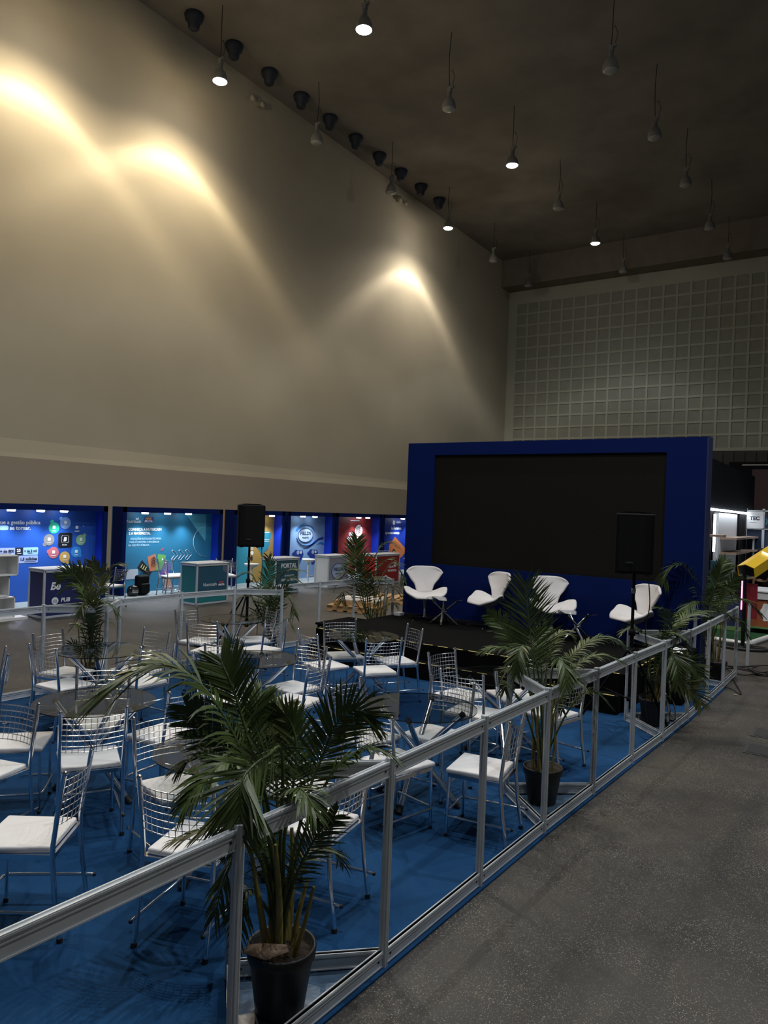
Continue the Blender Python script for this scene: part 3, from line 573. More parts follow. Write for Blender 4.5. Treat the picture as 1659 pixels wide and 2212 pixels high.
# ---------------------------------------------------------------- chrome chairs with wire-mesh backs
def make_chair():
    t = thing('mesh_back_chair', 'x', 'chair')        # local: faces +Y, origin under the seat centre
    b = MB(); pts = [(-.19, -.20), (.19, -.20), (.205, .19), (-.205, .19)]
    b.prism(pts, .452, .486); b.build('seat', M_seat, t, bevel=.013, seg=3)
    f = MB()
    for (ax, ay), (bx, by) in (((-.2, -.21), (.2, -.21)), ((-.185, .17), (.185, .17)), ((-.2, -.21), (-.185, .17)), ((.2, -.21), (.185, .17))): f.bar((ax, ay, .438), (bx, by, .438), .018, .026)
    f.build('seat_frame', M_chrome, t)
    for s in (-1, 1):
        l = MB(); l.tube([(s*.205, -.265, .012), (s*.205, -.232, .22), (s*.204, -.212, .42), (s*.204, -.212, .50), (s*.206, -.226, .62), (s*.21, -.262, .872)], .0135, 10); l.ball((s*.21, -.263, .873), .0155, 8)
        l.tube([(s*.205, -.266, .0), (s*.205, -.262, .022)], .0165, 8, m=1); l.build('leg', [M_chrome, M_rubber], t)
        l = MB(); l.tube([(s*.185, .178, .012), (s*.18, .17, .432)], .0115, 8); l.tube([(s*.185, .178, 0), (s*.185, .178, .022)], .0145, 8, m=1); l.build('leg', [M_chrome, M_rubber], t)
    b = MB(); b.tube([(-.205, -.30, .15), (-.2, .16, .15), (-.17, .195, .15), (.17, .195, .15), (.2, .16, .15), (.205, -.30, .15)], .009, 7)
    for s in (-1, 1): b.ball((s*.205, -.30, .15), .012, 6, m=1)
    b.build('footrest', [M_chrome, M_rubber], t)
    b = MB()
    def by(z): return -.226-(z-.62)*.143
    rows = [.60+k*.0385 for k in range(7)]
    for z in rows: b.tube([(.205*u, by(z)-.05*(1-u*u), z) for u in (-1, -.75, -.5, -.25, 0, .25, .5, .75, 1)], .0031, 4, cap=False)
    for k in range(1, 11):
        u = -1+2*k/11; b.tube([(.205*u, by(rows[0])-.05*(1-u*u), rows[0]-.006), (.205*u, by(rows[-1])-.05*(1-u*u), rows[-1]+.006)], .0026, 4, cap=False)
    b.build('mesh_backrest', M_wire, t); return t
CHAIRS = [  # x, y, heading in degrees, label
  (-6.719, 3.518, -117, 'chrome mesh-back chair at the left picture edge seen from its side'),
  (-7.017, 4.644, 15, 'mesh-back chair left of the palm-side table, upper one of the left pair'),
  (-6.563, 4.333, 92, 'mesh-back chair at the near left of the table before the left palm'),
  (-5.228, 3.776, -39, 'mesh-back chair facing the camera behind the front left glass table'),
  (-4.57, 3.221, 150, 'mesh-back chair with its back to us before the front left glass table'),
  (-4.62, 3.9, -174, 'mesh-back chair at the right of the front left table, back half under a palm frond'),
  (-3.775, 2.296, -143, 'mesh-back chair with large white seat at bottom left, turned to the left'),
  (-2.995, 2.808, 108, 'mesh-back chair nearest the foreground palm, partly behind the barrier rail'),
  (-3.677, 3.261, -16, 'mesh-back chair between the two front glass tables, back towards them in view'),
  (-6.611, 5.197, -90, 'mesh-back chair right of the palm-side table, upper one of the right pair'),
  (-6.169, 4.901, -180, 'mesh-back chair right of the palm-side table, lower one of the right pair'),
  (-7.42, 6.85, 6, 'mesh-back chair at far left of the table before the left loudspeaker'),
  (-6.85, 6.516, 107, 'mesh-back chair at near left of the table before the left loudspeaker'),
  (-7.02, 7.42, -120, 'mesh-back chair at far right of the table before the left loudspeaker'),
  (-6.476, 6.984, -179, 'mesh-back chair at near right of the table before the left loudspeaker'),
  (-5.308, 5.376, -17, 'mesh-back chair at far left of the central glass table behind palm leaves'),
  (-5.05, 5.0, 63, 'mesh-back chair at near left of the central glass table behind the big frond'),
  (-4.863, 5.739, -95, 'mesh-back chair at far right of the central glass table'),
  (-5.269, 6.81, 70, 'dark mesh-back chair left of the table nearest the stage'),
  (-4.505, 5.348, -170, 'mesh-back chair at near right of the central glass table'),
  (-5.462, 7.429, -37, 'mesh-back chair behind the table nearest the stage, seen square on'),
  (-4.831, 7.598, -123, 'mesh-back chair at right of the table nearest the stage, outlined on black'),
  (-4.706, 6.991, 145, 'mesh-back chair at the near side of the table nearest the stage'),
  (-3.337, 4.893, -3, 'mesh-back chair at left of the middle barrier table, back tilted behind palm tips'),
  (-2.848, 4.566, 75, 'mesh-back chair just behind the barrier left of the crossed legs in the middle'),
  (-3.096, 3.705, -87, 'mesh-back chair seen through the fan of the foreground palm'),
  (-2.663, 3.383, -171, 'mesh-back chair with bright seat directly right of the foreground palm pot'),
  (-2.965, 5.317, -92, 'mesh-back chair at far side of the middle barrier table, seen through its glass'),
  (-3.046, 6.157, 92, 'mesh-back chair between the middle barrier table and the table before the stage'),
  (-3.414, 6.626, -11, 'mesh-back chair at left of the dark table before the stage'),
  (-2.481, 6.608, 167, 'mesh-back chair behind the second palm, beside the right barrier'),
  (-3.025, 6.984, -129, 'mesh-back chair behind the second palm on the stage side of the dark table'),
  (-2.328, 4.862, -171, 'mesh-back chair close behind the barrier left of the second palm pot'),
  (-4.872, 2.622, -75, 'mesh-back chair at the left edge, white seat cut off by the picture'),
  (-5.246, 3.114, 47, 'mesh-back chair at the left side of the front left glass table'),
  (-14.5, 12.35, 80, 'chrome chair on the grey carpet left of the turquoise-sided counter, nearer'),
  (-14.75, 12.75, 80, 'chrome chair left of the turquoise-sided counter, farther one'),
  (-13.95, 13.7, 150, 'white chair seat right of the turquoise-sided counter, nearer'),
  (-14.4, 13.95, 150, 'white chair seat right of the turquoise-sided counter, farther'),
  (-13.6, 9.95, 200, 'chrome chair beside the navy counter behind the left palm'),
]
pc = None
for x, y, h, lb in CHAIRS:
    if pc is None: pc = make_chair(); c = pc
    else: c = copy_tree(pc)
    c.location = (x, y, .012 if x > -8 else .02); c.rotation_euler = (0, 0, math.radians(h-90)); c['label'] = lb; c['category'] = 'chair'; c['group'] = 'chrome chairs with wire-mesh backs'

# ================================================================ barriers
def profile(r=.024, n=32):
    return [((r-(.006 if (i % 4 == 0) else 0))*math.cos(2*PI*i/n), (r-(.006 if (i % 4 == 0) else 0))*math.sin(2*PI*i/n)) for i in range(n)]
PROF = profile()
def post(t, x, y, z0=.012, h=1.045):
    b = MB(); b.prism(PROF, 0, h); b.prism([(p*1.0, q*1.0) for p, q in PROF], h, h+.004); b.build('post', M_alu, t, loc=(x, y, z0))
def rail(t, a, c, z, name, h=.075):
    a, c = Vector((*a, z)), Vector((*c, z)); d = (c-a).normalized(); a, c = a+d*.022, c-d*.022; b = MB(); u = Vector((0, 0, 1))
    b.bar(a, c, .018, h); b.bar(a+u*(h/2-.004), c+u*(h/2-.004), .032, .008)
    s = d.cross(u)*.012; b.bar(a+u*(h/2+.002)+s, c+u*(h/2+.002)+s, .006, .006); b.bar(a+u*(h/2+.002)-s, c+u*(h/2+.002)-s, .006, .006)
    b.bar(a-u*(h/2-.003), c-u*(h/2-.003), .026, .006); b.bar(a+u*(h/2-.024), c+u*(h/2-.024), .026, .005); o = b.build(name, M_alu, t)
    k = MB()
    for p in (a+d*.03, c-d*.03): k.tube([p-s*1.0, p+s*1.0], .006, 8)
    k.build('screw', M_rubber, o)
def barrier(label, line, inner, skip=()):
    t = thing('barrier', label, 'barrier', (0, 0, 0), 0, 'aluminium barriers around the seating')
    for p in line+[q[0] for q in inner]: post(t, *p)
    for i in range(len(line)-1):
        if i in skip: continue
        rail(t, line[i], line[i+1], 1.005, 'top_rail'); rail(t, line[i], line[i+1], .055, 'bottom_rail')
    for p, near, far in inner:
        for q in (near, far):
            if q is not None: rail(t, p, line[q], 1.005, 'top_rail'); rail(t, p, line[q], .055, 'bottom_rail')
RL = [(-2.09, .05), (-2.06, 1.08), (-2.03, 2.11), (-2.0, 3.14), (-1.975, 4.17), (-1.945, 5.15), (-1.9, 6.13), (-1.855, 7.13), (-1.8, 8.07), (-1.76, 9.1), (-1.735, 10.16), (-1.72, 11.24), (-1.71, 12.25)]
barrier('long open aluminium barrier running along the right side of the blue carpet', RL, [((-2.54, 2.61), 2, 3), ((-2.47, 5.66), 5, 6), ((-2.31, 8.59), 8, 9), ((-2.12, 11.3), 11, None)])
for q, (a, c, d, lb) in enumerate((((-2.5, 2.61), (-2.05, 2.15), (-2.02, 3.1), 'thin pale plastic film on the carpet under the foreground palm pot'), ((-2.43, 5.66), (-1.97, 5.19), (-1.92, 6.09), 'thin pale plastic film on the carpet under the second palm pot'), ((-2.27, 8.59), (-1.82, 8.11), (-1.78, 9.06), 'thin pale plastic film on the carpet under the third palm pot'))):
    b = MB(); b.prism([a, c, d], .012, .0135); tag(b.build('plastic_film', M_film), lb, 'plastic film', 'plastic films under the pots')
LL = [(-8.07, 2.0), (-8.07, 3.0), (-8.07, 4.0), (-8.05, 5.0), (-8.02, 6.02), (-8.05, 7.06), (-7.97, 8.0), (-7.95, 9.0), (-7.9, 9.95), (-7.84, 10.88), (-7.8, 11.85)]
barrier('open aluminium barrier along the left side of the blue carpet, in front of the booths', LL, [((-7.6, 5.53), 3, 4), ((-7.46, 8.49), 6, 7), ((-7.34, 11.4), 9, 10)])
b = MB(); b.prism(PROF, 0, 1.03); tag(b.build('barrier_post', M_alu, loc=(-1.68, 13.3, 0)), 'single aluminium post standing beyond the end of the right barrier among the cables', 'post')

# ================================================================ loudspeakers on tripods
def speaker(x, y, z, rz, w, h, d, label, stand_label, feet, R=.5):
    t = thing('loudspeaker', label, 'loudspeaker', (x, y, z), rz, 'loudspeakers on tripod stands')
    b = MB(); prof = [(-w/2, -d*.1), (-w/2+.01, -d/2), (-w/4, -d/2-.025), (w/4, -d/2-.025), (w/2-.01, -d/2), (w/2, -d*.1), (w*.32, d/2), (-w*.32, d/2)]
    b.prism(prof, 0, h-.02); b.build('cabinet', M_black, t, bevel=.018, seg=3)
    g = MB(); g.prism([(-w/2+.03, -d/2-.004), (-w/4, -d/2-.03), (w/4, -d/2-.03), (w/2-.03, -d/2-.004), (w/4, -d/2-.01), (-w/4, -d/2-.01)], .03, h-.05); g.build('grille', M_grille, t)
    b = MB(); top = [(-w/2+.02, 0), (w/2-.02, 0), (w/4, .022), (-w/4, .022)]
    b.add([(p, yy, h-.022+q) for yy in (-d*.45, d*.42) for p, q in top], [(0, 1, 2, 3), (7, 6, 5, 4), (0, 4, 5, 1), (1, 5, 6, 2), (2, 6, 7, 3), (3, 7, 4, 0)]); b.build('top_cap', M_black, t)
    for s in (-1, 1): b = MB(); b.box((s*w*.3, -.02, -.008), (.05, .06, .02)); b.build('foot', M_rubber, t)
    b = MB(); b.box((-w*.1, -d/2-.036, .12), (.07, .004, .02)); b.build('badge', flat((.03, .03, .03)), t)
    t2 = thing('speaker_stand', stand_label, 'speaker stand', (x, y, 0), rz, 'black tripod speaker stands')
    p = MB(); p.tube([(0, 0, .35), (0, 0, 1.1)], .022, 12); p.tube([(0, 0, 1.05), (0, 0, z+.05)], .017, 12); p.build('pole', M_black, t2)
    p = MB(); p.lathe([(.02, 0), (.036, 0), (.036, .07), (.02, .07)], (0, 0, 1.05), 12); p.box((.05, 0, 1.08), (.05, .02, .02)); p.build('collar', M_black, t2); p = MB(); p.lathe([(.02, 0), (.038, 0), (.038, .06), (.02, .06)], (0, 0, .86), 12); p.build('leg_collar', M_black, t2)
    p = MB(); p.lathe([(.018, 0), (.024, 0), (.024, .05), (.018, .05)], (0, 0, z-.22), 12); p.build('height_label', flat((.3, .3, .3)), t2)
    p = MB(); p.lathe([(.02, 0), (.032, 0), (.032, .05), (.02, .05)], (0, 0, .34), 12); p.build('lower_collar', M_black, t2)
    Rm = Matrix.Rotation(-rz, 3, 'Z')
    for fx, fy in feet:
        v = Rm@Vector((fx-x, fy-y, 0)); l = MB(); l.tube([(v.x*.07, v.y*.07, .88), (v.x, v.y, .025)], .014, 8); l.build('leg', M_black, t2)
        l = MB(); l.tube([(v.x*.05, v.y*.05, .365), (v.x*.56, v.y*.56, .44)], .008, 6); l.build('brace', M_black, t2)
        l = MB(); l.tube([(v.x*.98, v.y*.98, .05), (v.x*1.02, v.y*1.02, .012)], .018, 8); l.build('rubber_foot', M_rubber, t2)
    return t
speaker(-2.17, 8.18, 1.73, math.radians(12), .41, .66, .36, 'black loudspeaker high on the tripod in front of the right part of the stage', 'black tripod stand holding the right loudspeaker, standing by the barrier', [(-2.74, 8.24), (-1.98, 7.66), (-1.86, 8.6)])
speaker(-8.45, 8.78, 1.645, math.radians(30+22), .44, .69, .38, 'black loudspeaker standing high in front of the ochre booth at left', 'black tripod stand holding the left loudspeaker, behind the far glass table', [(-8.95, 8.62), (-8.28, 8.3), (-8.15, 9.2)])
def cable(pts, label, r=.006, name='cable', m=M_rubber):
    b = MB(); P_ = [Vector(p) for p in pts]; out = []
    for i in range(len(P_)-1):
        p0, p1, p2, p3 = P_[max(i-1, 0)], P_[i], P_[i+1], P_[min(i+2, len(P_)-1)]
        for s in range(6):
            u = s/6; out.append(.5*((2*p1)+(-p0+p2)*u+(2*p0-5*p1+4*p2-p3)*u*u+(-p0+3*p1-3*p2+p3)*u**3))
    out.append(P_[-1]); b.tube(out, r, 5); return tag(b.build(name, m), label, 'cable')
cable([(-2.06, 8.3, 1.76), (-2.02, 8.28, 1.4), (-2.06, 8.3, 1.1), (-2.02, 8.28, .8), (-2.05, 8.35, .4), (-2.0, 8.4, .03), (-1.95, 8.9, .02), (-1.9, 9.3, .02)], 'thin black cable hanging down the right loudspeaker stand')
cable([(-8.3, 8.9, 1.7), (-8.25, 8.88, 1.3), (-8.3, 8.9, 1.0), (-8.32, 8.9, .5), (-8.3, 8.95, .02), (-8.1, 9.4, .02)], 'thin black cable hanging down the left loudspeaker stand')
r_ = random.Random(5)
for q, (x, y) in enumerate([(-1.55, 12.6), (-1.35, 12.7), (-1.5, 13.1), (-1.2, 12.9), (-1.7, 12.9), (-1.0, 12.6), (-1.45, 12.4)]):
    pts = [(x-.5+r_.uniform(-.2, .2), y+r_.uniform(-.3, .3), .01+.012*q)]+[(x+.25*k-.3+r_.uniform(-.12, .12), y+r_.uniform(-.35, .35), .012+.012*q) for k in range(5)]+[(x+1.6, y-.5+r_.uniform(-.3, .5), .01)]
    o = cable(pts, 'black cable in the loose tangle on the floor past the end of the right barrier', .010); o['group'] = 'tangled floor cables'
cable([(-1.78, 11.3, .02), (-1.6, 11.2, .02), (-1.45, 11.0, .01), (-1.6, 11.6, .02), (-1.7, 12.0, .02)], 'black cable loop poking out under the far bottom rail', .007)
cable([(-1.95, 8.95, .03), (-1.85, 8.9, .04), (-1.9, 9.05, .2), (-2.0, 9.0, .3)], 'black cable at the foot of the third barrier palm', .008)
b = MB(); b.tube([(-2.0, 9.05, .27), (-1.93, 8.98, .12), (-1.9, 8.8, .02)], .018, 8); b.ball((-2.0, 9.05, .28), .02, 8, m=1); tag(b.build('plug_lead', [M_rubber, flat((.7, .65, .2))]), 'black lead with a pale yellow plug beside the third barrier palm', 'cable')
# papers on the dark boxes at the right of the stage
t = thing('equipment_case', 'black equipment box with papers on it, between stage and right barrier', 'box', (-2.12, 10.2, .012)); b = MB(); b.box((0, 0, .3), (.34, .9, .6)); b.build('case_body', M_blackfelt, t, bevel=.01)
for q, (x, y, rz, lb) in enumerate(((-2.1, 10.05, .4, 'white paper sheet on the black box, nearer the camera'), (-2.14, 10.35, -.2, 'white paper sheet on the black box, farther back'))):
    b = MB(); b.box((0, 0, 0), (.15, .21, .003), rz=rz); tag(b.build('paper_sheet', M_print_w, loc=(x, y, .6165)), lb, 'paper', 'papers on the black box')

# ================================================================ potted palms inside the barrier corners
def spline(P_, n):
    P_ = [Vector(p) for p in P_]; out = []; k = len(P_)-1
    for s in range(n+1):
        u = s/n*k; i = min(int(u), k-1); u -= i
        p0, p1, p2, p3 = P_[max(i-1, 0)], P_[i], P_[i+1], P_[min(i+2, k)]
        out.append(.5*((2*p1)+(-p0+p2)*u+(2*p0-5*p1+4*p2-p3)*u*u+(-p0+3*p1-3*p2+p3)*u**3))
    return out
def frond(t, pts, ll, mode, scale, m, rg, start=.34, sp=.022, wd=.012):
    if mode == 'f': sp *= .8
    n = 40; c = spline(pts, n); L = sum((c[i+1]-c[i]).length for i in range(n))
    b = MB(); b.tube(c, [.009*scale*(1-.8*i/n)+.0015 for i in range(n+1)], 5)
    pairs = max(12, min(60, int(L*(1-start)/sp))); 
    for k in range(pairs):
        u = start+(1-start)*(k+.3)/pairs; i = min(int(u*n), n-1); p = c[i]+(c[i+1]-c[i])*(u*n-i); tg = (c[min(i+2, n)]-c[max(i-1, 0)]).normalized()
        ref = ZZ if mode == 'z' else -F0
        if abs(tg.dot(ref)) > .93: ref = (ref-F0*.8+R0*.2).normalized()
        side = tg.cross(ref).normalized(); nr = side.cross(tg)
        q = (k+.5)/pairs; l0 = ll*(.88 if mode == 'z' else 1)*(.45+1.0*math.sin(PI*min(1, .18+.74*q)))*.78
        for s in (-1, 1):
            l = l0*rg.uniform(.85, 1.12); an = math.radians(58-30*q+rg.uniform(-7, 7)); d = (tg*math.cos(an)+side*s*math.sin(an)+nr*(.16+rg.uniform(-.10, .10))).normalized()
            wv = (tg*math.sin(an)*-1+side*s*math.cos(an)).normalized(); wv = (wv+nr*rg.uniform(-.5, .5)).normalized()
            w = wd*(1.5 if ll > .33 else 1)*(.8+.4*math.sin(PI*q))*rg.uniform(.85, 1.1); dr = (.36 if mode == 'z' else .10)*rg.uniform(.6, 1.4)*l
            vs = []
            for j, (f, ww) in enumerate(((0, .35), (.22, 1), (.5, .95), (.78, .62), (1, .04))):
                x = p+d*l*f-ZZ*dr*f*f; e = wv*w*ww*.5; vs += [x-e, x+e]
            b.add(vs, [(j*2, j*2+1, j*2+3, j*2+2) for j in range(4)], 0, True)
    return b.build('frond', m, t)
def palm(key, pos, fronds, label, nst, pr=.155, ph=.295, lean=.06, tint=0, wd=.013, sp=.022, hmax=.75, start=.34, lk=1):
    x, y = pos[0], pos[1]; t = thing('potted_palm', label, 'plant', (x, y, .012), 0, 'potted palms in the barrier corners'); rg = random.Random(sum(map(ord, key)))
    p = MB(); p.lathe([(0, 0), (pr*.70, 0), (pr*.72, .01), (pr*.93, ph-.06), (pr*1.0, ph-.055), (pr*1.03, ph-.01), (pr*1.0, ph), (pr*.93, ph-.004), (pr*.9, ph-.05), (0, ph-.05)], n=32); p.build('pot', M_pot, t)
    s = MB(); s.lathe([(0, ph-.03), (pr*.4, ph-.028), (pr*.75, ph-.035), (pr*.9, ph-.045)], n=20); s.build('soil', M_soil, t)
    for k in range(nst):
        a = 2*PI*k/nst+rg.uniform(-.4, .4); rr = pr*rg.uniform(.15, .62); b0 = Vector((rr*math.cos(a), rr*math.sin(a), ph-.05)); brown = k % 4 == 3; h = rg.uniform(.55, 1)*hmax*(.45 if brown else 1)
        tip = b0+Vector((lean*math.cos(a)*2*rg.random(), lean*math.sin(a)*2*rg.random(), h)); r0 = rg.uniform(.009, .017)*(1 if key == 'p1' else .72)
        st = MB(); c = spline([b0, b0.lerp(tip, .5)+Vector((rg.uniform(-.012, .012), rg.uniform(-.012, .012), 0)), tip], 8); st.tube(c, [r0*(1.25-.75*i/8) for i in range(9)], 8)
        st.build('stem', M_stem_b if brown else M_stem, t)
    for pts, ll, mode in fronds:
        ll *= lk
        b0 = Vector(pts[0]); z0 = max(ph-.03, b0.z*.55); base = Vector((b0.x*.35, b0.y*.35, ph-.04))
        full = [tuple(base), (b0.x*.8, b0.y*.8, max(b0.z, ph+.1))]+list(pts[1:])
        frond(t, full, ll, mode, 1.0, M_leaf2 if rg.random() < .22+tint else M_leaf, rg, start=start, sp=sp, wd=wd)
    return t
